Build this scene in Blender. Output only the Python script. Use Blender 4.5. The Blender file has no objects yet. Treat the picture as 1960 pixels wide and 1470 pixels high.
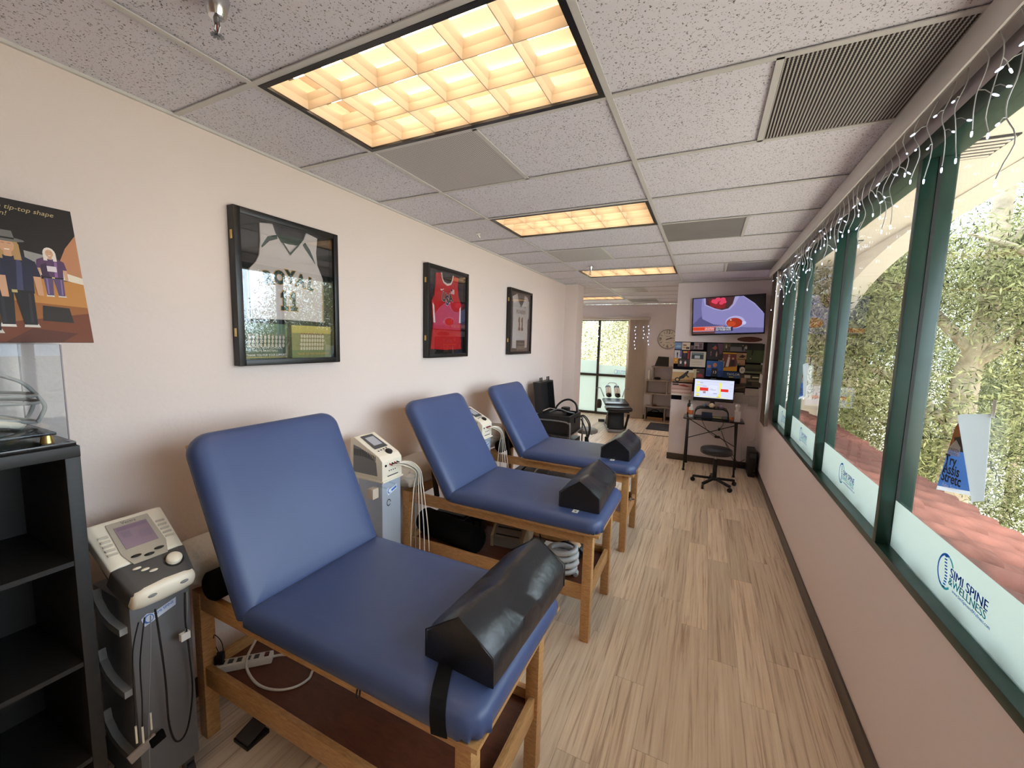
import bpy, bmesh, math, random
import numpy as np
from mathutils import Vector, Matrix
SC = bpy.context.scene
COL = SC.collection
R = math.radians
rnd = random.Random(7)

# ------------------------------------------------------------------ camera
CAM_POS = Vector((2.1711, -1.0469, 1.7976))
YAW, PITCH, ROLL, FPX = -0.4463, -0.1061, 0.0255, 773.9
_f = Vector((math.sin(YAW)*math.cos(PITCH), math.cos(YAW)*math.cos(PITCH), math.sin(PITCH)))
_r = Vector((math.cos(YAW), -math.sin(YAW), 0)); _u = _r.cross(_f)
CR = _r*math.cos(ROLL) + _u*math.sin(ROLL); CU = _u*math.cos(ROLL) - _r*math.sin(ROLL); CF = _f
cam_data = bpy.data.cameras.new('camera'); cam = bpy.data.objects.new('camera', cam_data); COL.objects.link(cam)
cam_data.sensor_width = 36.0; cam_data.lens = 36.0*FPX/1960; cam_data.clip_start = 0.02; cam_data.clip_end = 500
cam.matrix_world = Matrix(((CR.x, CU.x, -CF.x, CAM_POS.x), (CR.y, CU.y, -CF.y, CAM_POS.y), (CR.z, CU.z, -CF.z, CAM_POS.z), (0, 0, 0, 1)))
SC.camera = cam
def _ray(px, py): return CF + CR*((px-980)/FPX) + CU*((735-py)/FPX)
def on(px, py, ax, val):                       # a pixel's direction met with the plane of a surface
    d = _ray(px, py); t = (val-CAM_POS[ax])/d[ax]; return CAM_POS + d*t

# ------------------------------------------------------------------ sky, sun, exposure
world = bpy.data.worlds.new('world'); SC.world = world; world.use_nodes = True
bg = world.node_tree.nodes['Background']; bg.inputs[0].default_value = (0.76, 0.88, 1.0, 1); bg.inputs[1].default_value = 8.5
sun_d = bpy.data.lights.new('sun', 'SUN'); sun_d.energy = 13.0; sun_d.angle = R(0.6); sun_d.color = (1.0, 0.94, 0.86)
sun = bpy.data.objects.new('sun', sun_d); COL.objects.link(sun)
sun.rotation_euler = Vector((0.42, -0.22, 1.0)).to_track_quat('Z', 'Y').to_euler()
SC.view_settings.view_transform = 'Standard'; SC.view_settings.look = 'None'
SC.view_settings.gamma = 1.0; SC.view_settings.use_curve_mapping = False
SC.view_settings.exposure = 0.1
LAMP = 9.0                                    # radiance of the fluorescent tubes
LAMP_COL = (1.0, 0.79, 0.55)
cy = SC.cycles
cy.use_denoising = True; cy.max_bounces = 10; cy.diffuse_bounces = 5; cy.glossy_bounces = 4; cy.transmission_bounces = 6
cy.transparent_max_bounces = 24; cy.caustics_reflective = False; cy.caustics_refractive = False; cy.sample_clamp_indirect = 6.0

# ------------------------------------------------------------------ materials
def lin(c):
    return tuple(((x/255)/12.92 if x/255 <= 0.04045 else ((x/255+0.055)/1.055)**2.4) for x in c)
MATS = {}
def mat(name, rgb, rough=0.5, metal=0.0, spec=0.5, bump=None, vary=None, emit=0.0, coat=0.0, sheen=0.0, trans=0.0):
    if name in MATS: return MATS[name]
    m = bpy.data.materials.new(name); m.use_nodes = True; nt = m.node_tree; b = nt.nodes['Principled BSDF']
    c = lin(rgb)+(1,)
    b.inputs['Base Color'].default_value = c; b.inputs['Roughness'].default_value = rough; b.inputs['Metallic'].default_value = metal
    b.inputs['Specular IOR Level'].default_value = spec; b.inputs['Coat Weight'].default_value = coat; b.inputs['Sheen Weight'].default_value = sheen
    b.inputs['Transmission Weight'].default_value = trans
    if emit: b.inputs['Emission Color'].default_value = c; b.inputs['Emission Strength'].default_value = emit
    if bump or vary: geo = nt.nodes.new('ShaderNodeTexCoord')
    if bump:
        n = nt.nodes.new('ShaderNodeTexNoise'); n.inputs['Scale'].default_value = bump[0]; n.inputs['Detail'].default_value = 3
        bp = nt.nodes.new('ShaderNodeBump'); bp.inputs['Strength'].default_value = bump[1]; bp.inputs['Distance'].default_value = bump[2] if len(bump) > 2 else 0.01
        nt.links.new(geo.outputs['Object'], n.inputs['Vector']); nt.links.new(n.outputs['Fac'], bp.inputs['Height']); nt.links.new(bp.outputs['Normal'], b.inputs['Normal'])
    if vary:
        n = nt.nodes.new('ShaderNodeTexNoise'); n.inputs['Scale'].default_value = vary[0]; n.inputs['Detail'].default_value = 4
        mp = nt.nodes.new('ShaderNodeMapping'); mp.inputs['Scale'].default_value = vary[2] if len(vary) > 2 else (1, 1, 1)
        nt.links.new(geo.outputs['Object'], mp.inputs['Vector']); nt.links.new(mp.outputs['Vector'], n.inputs['Vector'])
        rp = nt.nodes.new('ShaderNodeValToRGB'); a = vary[1]
        rp.color_ramp.elements[0].position = 0.3; rp.color_ramp.elements[1].position = 0.7
        rp.color_ramp.elements[0].color = tuple(x*(1-a) for x in c[:3])+(1,); rp.color_ramp.elements[1].color = tuple(min(1, x*(1+a)) for x in c[:3])+(1,)
        nt.links.new(n.outputs['Fac'], rp.inputs['Fac']); nt.links.new(rp.outputs['Color'], b.inputs['Base Color'])
    MATS[name] = m; return m
def flat(rgb): return mat('ink_%d_%d_%d' % rgb, rgb, 0.55)
def glass(name, tint=(255, 255, 255), ior=1.5, rough=0.0, spec=1.0):
    if name in MATS: return MATS[name]
    m = bpy.data.materials.new(name); m.use_nodes = True; nt = m.node_tree; nt.nodes.clear()
    o = nt.nodes.new('ShaderNodeOutputMaterial'); t = nt.nodes.new('ShaderNodeBsdfTransparent'); g = nt.nodes.new('ShaderNodeBsdfGlossy')
    t.inputs[0].default_value = lin(tint)+(1,); g.inputs['Roughness'].default_value = rough
    ge = nt.nodes.new('ShaderNodeNewGeometry'); dt = nt.nodes.new('ShaderNodeVectorMath'); dt.operation = 'DOT_PRODUCT'
    nt.links.new(ge.outputs['Incoming'], dt.inputs[0]); nt.links.new(ge.outputs['Normal'], dt.inputs[1])
    def mth(op, a, b=None):
        q = nt.nodes.new('ShaderNodeMath'); q.operation = op
        for i, x in enumerate((a, b)):
            if x is None: continue
            if isinstance(x, (int, float)): q.inputs[i].default_value = x
            else: nt.links.new(x, q.inputs[i])
        return q.outputs[0]
    f0 = ((ior-1)/(ior+1))**2                     # Schlick reflectance, the same from both sides of the sheet
    p5 = mth('POWER', mth('SUBTRACT', 1.0, mth('ABSOLUTE', dt.outputs['Value'])), 5.0)
    fac = mth('MINIMUM', mth('MULTIPLY', mth('ADD', mth('MULTIPLY', p5, 1-f0), f0), spec), 1.0)
    mx = nt.nodes.new('ShaderNodeMixShader')
    nt.links.new(fac, mx.inputs[0]); nt.links.new(t.outputs[0], mx.inputs[1]); nt.links.new(g.outputs[0], mx.inputs[2]); nt.links.new(mx.outputs[0], o.inputs[0])
    MATS[name] = m; return m
def film(name, rgb, through=0.75):
    m = bpy.data.materials.new(name); m.use_nodes = True; nt = m.node_tree; nt.nodes.clear()
    o = nt.nodes.new('ShaderNodeOutputMaterial'); d = nt.nodes.new('ShaderNodeBsdfDiffuse'); t = nt.nodes.new('ShaderNodeBsdfTranslucent'); mx = nt.nodes.new('ShaderNodeMixShader')
    d.inputs[0].default_value = lin(rgb)+(1,); t.inputs[0].default_value = lin(rgb)+(1,); mx.inputs[0].default_value = through
    nt.links.new(d.outputs[0], mx.inputs[1]); nt.links.new(t.outputs[0], mx.inputs[2]); nt.links.new(mx.outputs[0], o.inputs[0]); MATS[name] = m; return m

def screen_mat(name, rgb, e):
    if name in MATS: return MATS[name]
    m = mat(name, (8, 8, 9), 0.35); b = m.node_tree.nodes['Principled BSDF']
    b.inputs['Emission Color'].default_value = lin(rgb)+(1,); b.inputs['Emission Strength'].default_value = e; return m
def nodes_of(m): return m.node_tree, m.node_tree.nodes['Principled BSDF']
def wood_mat(name, c0, c1, scale, stretch, rough=0.45, per_object=False, bump=0.0, streaks=None):
    m = mat(name, c0, rough); nt, b = nodes_of(m)
    tc = nt.nodes.new('ShaderNodeNewGeometry'); mp = nt.nodes.new('ShaderNodeMapping'); mp.inputs['Scale'].default_value = stretch
    nt.links.new(tc.outputs['Position'], mp.inputs['Vector'])
    n = nt.nodes.new('ShaderNodeTexNoise'); n.inputs['Scale'].default_value = scale; n.inputs['Detail'].default_value = 6; n.inputs['Roughness'].default_value = 0.6; n.inputs['Distortion'].default_value = 0.6
    vec = mp.outputs['Vector']
    if per_object:
        oi = nt.nodes.new('ShaderNodeObjectInfo'); va = nt.nodes.new('ShaderNodeVectorMath'); va.operation = 'ADD'
        ms = nt.nodes.new('ShaderNodeMath'); ms.operation = 'MULTIPLY'; ms.inputs[1].default_value = 53.0
        nt.links.new(oi.outputs['Random'], ms.inputs[0]); nt.links.new(vec, va.inputs[0]); nt.links.new(ms.outputs[0], va.inputs[1]); vec = va.outputs[0]
    nt.links.new(vec, n.inputs['Vector'])
    rp = nt.nodes.new('ShaderNodeValToRGB'); e = rp.color_ramp.elements
    e[0].position = 0.32; e[1].position = 0.68; e[0].color = lin(c0)+(1,); e[1].color = lin(c1)+(1,)
    if streaks:
        k = e.new(0.47); k.color = lin(streaks)+(1,)
    nt.links.new(n.outputs['Fac'], rp.inputs['Fac']); out = rp.outputs['Color']
    if per_object:
        hs = nt.nodes.new('ShaderNodeHueSaturation'); mr = nt.nodes.new('ShaderNodeMapRange'); mr.inputs['To Min'].default_value = 0.86; mr.inputs['To Max'].default_value = 1.1
        nt.links.new(oi.outputs['Random'], mr.inputs['Value']); nt.links.new(mr.outputs[0], hs.inputs['Value']); nt.links.new(out, hs.inputs['Color']); out = hs.outputs['Color']
    nt.links.new(out, b.inputs['Base Color'])
    if bump:
        bp = nt.nodes.new('ShaderNodeBump'); bp.inputs['Strength'].default_value = bump; bp.inputs['Distance'].default_value = 0.002
        nt.links.new(n.outputs['Fac'], bp.inputs['Height']); nt.links.new(bp.outputs['Normal'], b.inputs['Normal'])
    return m
def pitted_mat(name, base, dark, scale, thr):
    m = mat(name, base, 0.9, spec=0.1); nt, b = nodes_of(m)
    g = nt.nodes.new('ShaderNodeNewGeometry'); v = nt.nodes.new('ShaderNodeTexNoise'); v.inputs['Scale'].default_value = scale; v.inputs['Detail'].default_value = 2.5; v.inputs['Roughness'].default_value = 0.65
    nt.links.new(g.outputs['Position'], v.inputs['Vector'])
    rp = nt.nodes.new('ShaderNodeValToRGB'); e = rp.color_ramp.elements
    e[0].position = thr; e[1].position = thr+0.035; e[0].color = lin(dark)+(1,); e[1].color = lin(base)+(1,)
    nt.links.new(v.outputs['Fac'], rp.inputs['Fac']); nt.links.new(rp.outputs['Color'], b.inputs['Base Color'])
    bp = nt.nodes.new('ShaderNodeBump'); bp.inputs['Strength'].default_value = 0.4; bp.inputs['Distance'].default_value = 0.004
    nt.links.new(rp.outputs['Color'], bp.inputs['Height']); nt.links.new(bp.outputs['Normal'], b.inputs['Normal'])
    return m
def perforated_mat(name, base, dark, pitch, stripe=False, hole=0.36):
    m = mat(name, base, 0.5, spec=0.3); nt, b = nodes_of(m)
    g = nt.nodes.new('ShaderNodeNewGeometry'); s = nt.nodes.new('ShaderNodeVectorMath'); s.operation = 'SCALE'; s.inputs['Scale'].default_value = 1/pitch
    fr = nt.nodes.new('ShaderNodeVectorMath'); fr.operation = 'FRACTION'; sb = nt.nodes.new('ShaderNodeVectorMath'); sb.operation = 'SUBTRACT'; sb.inputs[1].default_value = (0.5, 0.5, 0.5)
    ml = nt.nodes.new('ShaderNodeVectorMath'); ml.operation = 'MULTIPLY'; ml.inputs[1].default_value = (1, 0.55 if stripe else 1, 0); ln = nt.nodes.new('ShaderNodeVectorMath'); ln.operation = 'LENGTH'
    lt = nt.nodes.new('ShaderNodeMath'); lt.operation = 'LESS_THAN'; lt.inputs[1].default_value = hole
    mx = nt.nodes.new('ShaderNodeMixRGB'); mx.inputs[1].default_value = lin(base)+(1,); mx.inputs[2].default_value = lin(dark)+(1,)
    nt.links.new(g.outputs['Position'], s.inputs[0]); nt.links.new(s.outputs[0], fr.inputs[0]); nt.links.new(fr.outputs[0], sb.inputs[0]); nt.links.new(sb.outputs[0], ml.inputs[0]); nt.links.new(ml.outputs[0], ln.inputs[0])
    nt.links.new(ln.outputs['Value'], lt.inputs[0]); nt.links.new(lt.outputs[0], mx.inputs[0]); nt.links.new(mx.outputs[0], b.inputs['Base Color']); return m
def leaf_mat(name, c0, c1):
    m = bpy.data.materials.new(name); m.use_nodes = True; nt = m.node_tree; nt.nodes.clear()
    o = nt.nodes.new('ShaderNodeOutputMaterial'); d = nt.nodes.new('ShaderNodeBsdfDiffuse'); t = nt.nodes.new('ShaderNodeBsdfTranslucent'); mx = nt.nodes.new('ShaderNodeMixShader'); mx.inputs[0].default_value = 0.45
    g = nt.nodes.new('ShaderNodeNewGeometry'); rp = nt.nodes.new('ShaderNodeValToRGB'); e = rp.color_ramp.elements; e[0].color = lin(c0)+(1,); e[1].color = lin(c1)+(1,)
    nt.links.new(g.outputs['Random Per Island'], rp.inputs['Fac'])
    for s in (d, t): nt.links.new(rp.outputs['Color'], s.inputs[0])
    nt.links.new(d.outputs[0], mx.inputs[1]); nt.links.new(t.outputs[0], mx.inputs[2]); nt.links.new(mx.outputs[0], o.inputs[0]); MATS[name] = m; return m

M_WALL = mat('painted_wall', (226, 211, 203), 0.75, spec=0.25, bump=(55, 0.25, 0.006))
M_WALLR = mat('painted_wall_beige', (238, 226, 226), 0.6, spec=0.3, bump=(55, 0.12, 0.005))
M_WALLF = mat('painted_wall_grey', (240, 236, 242), 0.75, spec=0.25)
M_TILE = pitted_mat('acoustic_tile', (226, 223, 231), (112, 106, 106), 150, 0.365)
M_GRID = mat('white_grid_metal', (205, 202, 198), 0.45)
M_BASE = mat('dark_vinyl_base', (72, 62, 56), 0.35)
M_GREEN = mat('green_enamel', (27, 56, 47), 0.3, vary=(9, 0.18))
M_SEAL = mat('black_seal', (18, 22, 20), 0.6)
M_GLASS = glass('window_glass', (250, 252, 252), 1.45, spec=0.5)
M_PGLASS = glass('picture_glass', (250, 250, 250), 1.5, spec=2.2)
M_ACRYL = glass('clear_acrylic', (246, 248, 250), 1.45, spec=0.5)
M_FROST = film('frosted_film', (206, 212, 206), 0.7)
M_PLANK = wood_mat('vinyl_plank', (184, 155, 131), (246, 230, 208), 3.2, (17, 0.5, 1), 0.4, True, 0.12, (232, 211, 187))
M_OAK = wood_mat('honey_oak', (176, 126, 76), (214, 168, 112), 6, (6, 6, 30), 0.4, True)
M_OAKX = wood_mat('honey_oak_rail', (176, 126, 76), (214, 168, 112), 6, (4, 30, 30), 0.4, True)
M_OAKY = wood_mat('honey_oak_cross', (176, 126, 76), (214, 168, 112), 6, (30, 4, 30), 0.4, True)
M_SHELF = wood_mat('dark_hardboard', (80, 42, 26), (104, 58, 38), 14, (1, 3, 1), 0.5)
M_BLUE = mat('blue_vinyl', (64, 80, 122), 0.42, spec=0.5, bump=(260, 0.06, 0.002), vary=(3, 0.06))
M_BLACKV = mat('black_vinyl', (24, 26, 32), 0.33, spec=0.6, bump=(12, 0.4, 0.012))
M_BLACK = mat('black_plastic', (20, 20, 21), 0.45)
M_BLACKF = mat('black_foam', (16, 16, 17), 0.9, spec=0.1)
M_FRAME = mat('black_frame_lacquer', (20, 18, 18), 0.35)
M_CHROME = mat('chrome', (210, 210, 212), 0.18, 1.0)
M_STEEL = mat('brushed_steel', (150, 150, 152), 0.35, 1.0)
M_BRASS = mat('brass', (212, 178, 110), 0.3, 1.0)
M_WHITE = mat('white_plastic', (228, 226, 220), 0.4)
M_CREAM = mat('cream_plastic', (236, 226, 206), 0.4)
M_GREY = mat('grey_plastic', (128, 128, 128), 0.45)
M_DGREY = mat('dark_grey_plastic', (70, 70, 71), 0.45)
M_MGREY = mat('mid_grey_metal', (122, 124, 128), 0.45, 0.2)
M_SILVER = mat('silver_paint', (176, 186, 200), 0.35, 0.3)
M_LINEN = mat('white_linen', (222, 216, 206), 0.9, spec=0.1, bump=(14, 0.6, 0.02))
M_PAPER = mat('white_paper', (232, 230, 224), 0.8, spec=0.1)
M_GTAUPE = mat('taupe_wood', (150, 138, 130), 0.6, vary=(12, 0.12, (1, 1, 6)))
M_BLIND = film('cream_vane', (232, 222, 212), 0.35)
M_STUCCO = mat('cream_stucco', (222, 214, 198), 0.9, spec=0.1, bump=(60, 0.3, 0.01))
M_CLAY = mat('terracotta', (96, 60, 51), 0.8, spec=0.15, vary=(6, 0.25), bump=(40, 0.3, 0.01))
M_BARK = mat('pale_bark', (176, 160, 138), 0.9, spec=0.1, vary=(5, 0.3), bump=(10, 0.6, 0.05))
M_GROUND = mat('pale_ground', (196, 186, 170), 0.95, spec=0.05, vary=(0.4, 0.2))
M_WIRE = mat('clear_wire', (176, 176, 174), 0.35)
M_LED = mat('led_bulb', (214, 228, 255), 0.3, emit=3.0)
M_BLUEINK = film('sign_blue', (52, 104, 196), 0.6)
M_TEALINK = film('sign_teal', (92, 186, 206), 0.6)

# ------------------------------------------------------------------ mesh helpers
def frame_of(d):
    d = Vector(d).normalized(); a = Vector((0, 0, 1)) if abs(d.z) < 0.95 else Vector((1, 0, 0))
    x = a.cross(d).normalized(); return x, d.cross(x)
class MB:
    def __init__(s): s.v = []; s.f = []; s.m = []
    def add(s, vs, fs, m=0):
        o = len(s.v); s.v += [tuple(p) for p in vs]; s.f += [tuple(i+o for i in f) for f in fs]; s.m += [m]*len(fs); return s
    def box(s, a, b, m=0):
        x0, y0, z0 = a; x1, y1, z1 = b
        return s.add([(x0, y0, z0), (x1, y0, z0), (x1, y1, z0), (x0, y1, z0), (x0, y0, z1), (x1, y0, z1), (x1, y1, z1), (x0, y1, z1)],
                     [(3, 2, 1, 0), (4, 5, 6, 7), (0, 1, 5, 4), (1, 2, 6, 5), (2, 3, 7, 6), (3, 0, 4, 7)], m)
    def obox(s, c, ux, uy, uz, m=0):
        c, ux, uy, uz = map(Vector, (c, ux, uy, uz)); vs = [c+ux*i+uy*j+uz*k for k in (-1, 1) for j in (-1, 1) for i in (-1, 1)]
        return s.add(vs, [(0, 2, 3, 1), (4, 5, 7, 6), (0, 1, 5, 4), (1, 3, 7, 5), (3, 2, 6, 7), (2, 0, 4, 6)], m)
    def bar(s, p0, p1, w, h, m=0, up=None):
        p0, p1 = Vector(p0), Vector(p1); d = p1-p0
        x, y = frame_of(d)
        if up is not None: x = Vector(up).cross(d).normalized(); y = d.normalized().cross(x)
        return s.obox((p0+p1)/2, x*w/2, y*h/2, d/2, m)
    def cyl(s, p0, p1, r0, r1=None, n=12, m=0):
        r1 = r0 if r1 is None else r1; p0, p1 = Vector(p0), Vector(p1); x, y = frame_of(p1-p0)
        cs = [(math.cos(2*math.pi*i/n), math.sin(2*math.pi*i/n)) for i in range(n)]
        vs = [p0+(x*a+y*b)*r0 for a, b in cs]+[p1+(x*a+y*b)*r1 for a, b in cs]
        return s.add(vs, [(i, (i+1) % n, n+(i+1) % n, n+i) for i in range(n)]+[tuple(reversed(range(n))), tuple(range(n, 2*n))], m)
    def tube(s, pts, r, n=6, m=0, closed=False):
        pts = [Vector(p) for p in pts]; k = len(pts); vs = []
        px = None
        for i, p in enumerate(pts):
            d = (pts[(i+1) % k]-pts[i-1]) if closed else pts[min(i+1, k-1)]-pts[max(i-1, 0)]
            d.normalize()
            if px is None: px, py = frame_of(d)
            else:
                px = (px-d*px.dot(d)); px = px.normalized() if px.length > 1e-6 else frame_of(d)[0]; py = d.cross(px)
            rr = r[i] if isinstance(r, (list, tuple)) else r
            vs += [p+(px*math.cos(2*math.pi*j/n)+py*math.sin(2*math.pi*j/n))*rr for j in range(n)]
        fs = [(i*n+j, i*n+(j+1) % n, ((i+1) % k)*n+(j+1) % n, ((i+1) % k)*n+j) for i in range(k if closed else k-1) for j in range(n)]
        if not closed: fs += [tuple(reversed(range(n))), tuple(range((k-1)*n, k*n))]
        return s.add(vs, fs, m)
    def lathe(s, prof, c=(0, 0, 0), n=20, m=0, ax=None):
        c = Vector(c); vs = []
        if ax is None: X, Y, Z = Vector((1, 0, 0)), Vector((0, 1, 0)), Vector((0, 0, 1))
        else: Z = Vector(ax).normalized(); X, Y = frame_of(Z)
        for r, z in prof: vs += [c+X*r*math.cos(2*math.pi*i/n)+Y*r*math.sin(2*math.pi*i/n)+Z*z for i in range(n)]
        k = len(prof); fs = [(a*n+i, a*n+(i+1) % n, (a+1)*n+(i+1) % n, (a+1)*n+i) for a in range(k-1) for i in range(n)]
        return s.add(vs, fs+[tuple(reversed(range(n))), tuple(range((k-1)*n, k*n))], m)
    def ell(s, c, r, n=14, k=8, m=0):
        c = Vector(c); pr = [(max(1e-4, math.sin(math.pi*i/k)), -math.cos(math.pi*i/k)) for i in range(k+1)]; vs = []
        for a, z in pr: vs += [(c.x+r[0]*a*math.cos(2*math.pi*i/n), c.y+r[1]*a*math.sin(2*math.pi*i/n), c.z+r[2]*z) for i in range(n)]
        return s.add(vs, [(a*n+i, a*n+(i+1) % n, (a+1)*n+(i+1) % n, (a+1)*n+i) for a in range(k) for i in range(n)], m)
    def ext(s, poly, vec, m=0):                       # a flat 3-D outline given depth
        poly = [Vector(p) for p in poly]; n = len(poly); vec = Vector(vec)
        return s.add(poly+[p+vec for p in poly], [tuple(reversed(range(n))), tuple(range(n, 2*n))]+[(i, (i+1) % n, n+(i+1) % n, n+i) for i in range(n)], m)
    def face(s, poly, m=0): return s.add(poly, [tuple(range(len(poly)))], m)
    def rings(s, rings, m=0, cap=True):
        n = len(rings[0]); vs = [p for r in rings for p in r]; k = len(rings)
        fs = [(a*n+i, a*n+(i+1) % n, (a+1)*n+(i+1) % n, (a+1)*n+i) for a in range(k-1) for i in range(n)]
        if cap: fs += [tuple(reversed(range(n))), tuple(range((k-1)*n, k*n))]
        return s.add(vs, fs, m)
    def mesh(s, name, mats, smooth=None, bevel=0.0, seg=2):
        me = bpy.data.meshes.new(name); me.from_pydata(s.v, [], s.f)
        for m_ in (mats if isinstance(mats, (list, tuple)) else [mats]): me.materials.append(m_)
        me.polygons.foreach_set('material_index', s.m)
        bm = bmesh.new(); bm.from_mesh(me); bmesh.ops.recalc_face_normals(bm, faces=bm.faces)
        if bevel: bmesh.ops.bevel(bm, geom=bm.edges[:], offset=bevel, segments=seg, affect='EDGES', profile=0.6, clamp_overlap=True)
        bm.to_mesh(me); bm.free()
        if smooth is None and bevel: smooth = 50
        if smooth is not None:
            me.polygons.foreach_set('use_smooth', [True]*len(me.polygons)); me.set_sharp_from_angle(angle=R(smooth))
        me.update(); return me
    def build(s, name, mats, parent=None, smooth=None, bevel=0.0, seg=2, local=False):
        me = s.mesh(name, mats, smooth, bevel, seg); o = bpy.data.objects.new(name, me); COL.objects.link(o)
        if parent is not None:
            o.parent = parent
            if not local: me.transform(root_matrix(parent).inverted())
        elif not local:
            co = np.empty(len(me.vertices)*3); me.vertices.foreach_get('co', co); co = co.reshape(-1, 3)
            c = Vector(((co[:, 0].min()+co[:, 0].max())/2, (co[:, 1].min()+co[:, 1].max())/2, co[:, 2].min()))
            me.transform(Matrix.Translation(-c)); o.location = c
        return o
def root_matrix(o):
    ms = Matrix()
    while o is not None:
        ms = (Matrix.Translation(o.location) @ o.rotation_euler.to_matrix().to_4x4()) @ ms; o = o.parent
    return ms
def tag(o, label=None, cat=None, group=None, kind=None):
    if label: o['label'] = label
    if cat: o['category'] = cat
    if group: o['group'] = group
    if kind: o['kind'] = kind
    return o
def thing(name, label, cat, loc=(0, 0, 0), rz=0.0, group=None):
    o = bpy.data.objects.new(name, None); COL.objects.link(o); o.empty_display_size = 0.1; o.location = loc; o.rotation_euler = (0, 0, rz)
    return tag(o, label, cat, group)
def group_struct(name, loc=(0, 0, 0)):
    o = bpy.data.objects.new(name, None); COL.objects.link(o); o.location = loc; o['kind'] = 'structure'; return o
def struct(o): o['kind'] = 'structure'; return o
def copy_tree(o, parent=None):
    c = o.copy(); COL.objects.link(c); c.parent = parent
    for ch in list(o.children): copy_tree(ch, c)
    return c
def text(name, s, size, m, parent, org, u, v, align='LEFT', bold=0.0, squeeze=1.0, lift=0.0, shear=0.0):
    cu = bpy.data.curves.new('t', 'FONT'); cu.body = s; cu.size = size; cu.align_x = align; cu.offset = bold; cu.resolution_u = 3; cu.shear = shear
    ob = bpy.data.objects.new('t', cu); me = bpy.data.meshes.new_from_object(ob); bpy.data.objects.remove(ob); bpy.data.curves.remove(cu)
    me.name = name; me.materials.clear(); me.materials.append(m)
    u, v = Vector(u).normalized(), Vector(v).normalized(); w = u.cross(v); org = Vector(org)+w*lift
    me.transform(Matrix(((u.x*squeeze, v.x, w.x, org.x), (u.y*squeeze, v.y, w.y, org.y), (u.z*squeeze, v.z, w.z, org.z), (0, 0, 0, 1))))
    o = bpy.data.objects.new(name, me); COL.objects.link(o)
    if parent is not None: o.parent = parent; me.transform(root_matrix(parent).inverted())
    return o
def rrect(x0, y0, x1, y1, r, seg=6, corners=(1, 1, 1, 1)):
    out = []
    for i, (cx, cy_, a0) in enumerate(((x1, y1, 0), (x0, y1, 90), (x0, y0, 180), (x1, y0, 270))):
        rr = r*corners[i] if not isinstance(r, (tuple, list)) else r[i]
        sx = (-1 if i in (0, 3) else 1); sy = (-1 if i in (0, 1) else 1)
        for k in range(seg+1):
            a = R(a0+90*k/seg); out.append((cx+sx*rr+rr*math.cos(a), cy_+sy*rr+rr*math.sin(a)))
    return out
def catmull(pts, n=6):
    pts = [Vector(p) for p in pts]; out = []
    for i in range(len(pts)-1):
        a, b, c, d = pts[max(i-1, 0)], pts[i], pts[i+1], pts[min(i+2, len(pts)-1)]
        for k in range(n):
            t = k/n; out.append(0.5*((2*b)+(c-a)*t+(2*a-5*b+4*c-d)*t*t+(3*b-a-3*c+d)*t**3))
    return out+[pts[-1]]
def picture(name, parent, org, u, v, shapes, step=0.0005):     # a flat print: coloured outlines (in metres along u, v)
    u, v = Vector(u).normalized(), Vector(v).normalized(); w = u.cross(v); org = Vector(org); mb = MB(); ms = []; idx = {}
    for i, (rgb, poly) in enumerate(shapes):
        if rgb not in idx: idx[rgb] = len(ms); ms.append(rgb if isinstance(rgb, bpy.types.Material) else flat(rgb))
        mb.face([org+u*a+v*b+w*(step*(i+1)) for a, b in poly], idx[rgb])
    return mb.build(name, ms, parent)
def rect(a, b, c, d): return [(a, b), (c, b), (c, d), (a, d)]
def disc(cx, cy_, rx, ry, n=16): return [(cx+rx*math.cos(2*math.pi*i/n), cy_+ry*math.sin(2*math.pi*i/n)) for i in range(n)]

# ================================================================== THE SETTING
H = 2.745; T = 0.6096; GX = 0.545
XR = 2.92; YB = -4.0; YF = 9.09; XFL = -2.0
# ---- floor: a slab and single vinyl planks laid along the room
floor = struct(MB().box((XFL-0.1, YB-0.1, -0.12), (XR+0.1, YF+0.1, -0.0045)).build('floor', M_PLANK))
PW, PL = 0.1524, 1.2192
offs = {0: 1.04, 1: 0.673, 2: 0.439, 3: 0.192, 4: 1.173, 5: 0.33}
plank_full = MB().box((0.0006, 0.0006, -0.0045), (PW-0.0006, PL-0.0006, 0)).mesh('plank', M_PLANK)
def lay(n, y_lo, y_hi):
    x0 = 1.8385+PW*n; o = offs.get(n, rnd.random()*PL); k = math.floor((y_lo-o)/PL)
    while o+k*PL < y_hi-0.02:
        a = max(o+k*PL, y_lo); b = min(o+(k+1)*PL, y_hi); x1 = min(x0+PW, XR)
        if b-a > 0.03:
            if b-a > PL-0.002 and x1-x0 > PW-0.002:
                p = bpy.data.objects.new('plank', plank_full); COL.objects.link(p); p.parent = floor; p.location = Vector((x0, a, 0))-floor.location
            else:
                MB().box((max(x0, 0 if y_lo < 5 else XFL)+0.0006, a+0.0006, -0.0045), (x1-0.0006, b-0.0006, 0)).build('plank', M_PLANK, floor)
        k += 1
for n in range(-13, 8): lay(n, -1.45, YF)
for n in range(-25, -13): lay(n, 5.8, YF)

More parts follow.
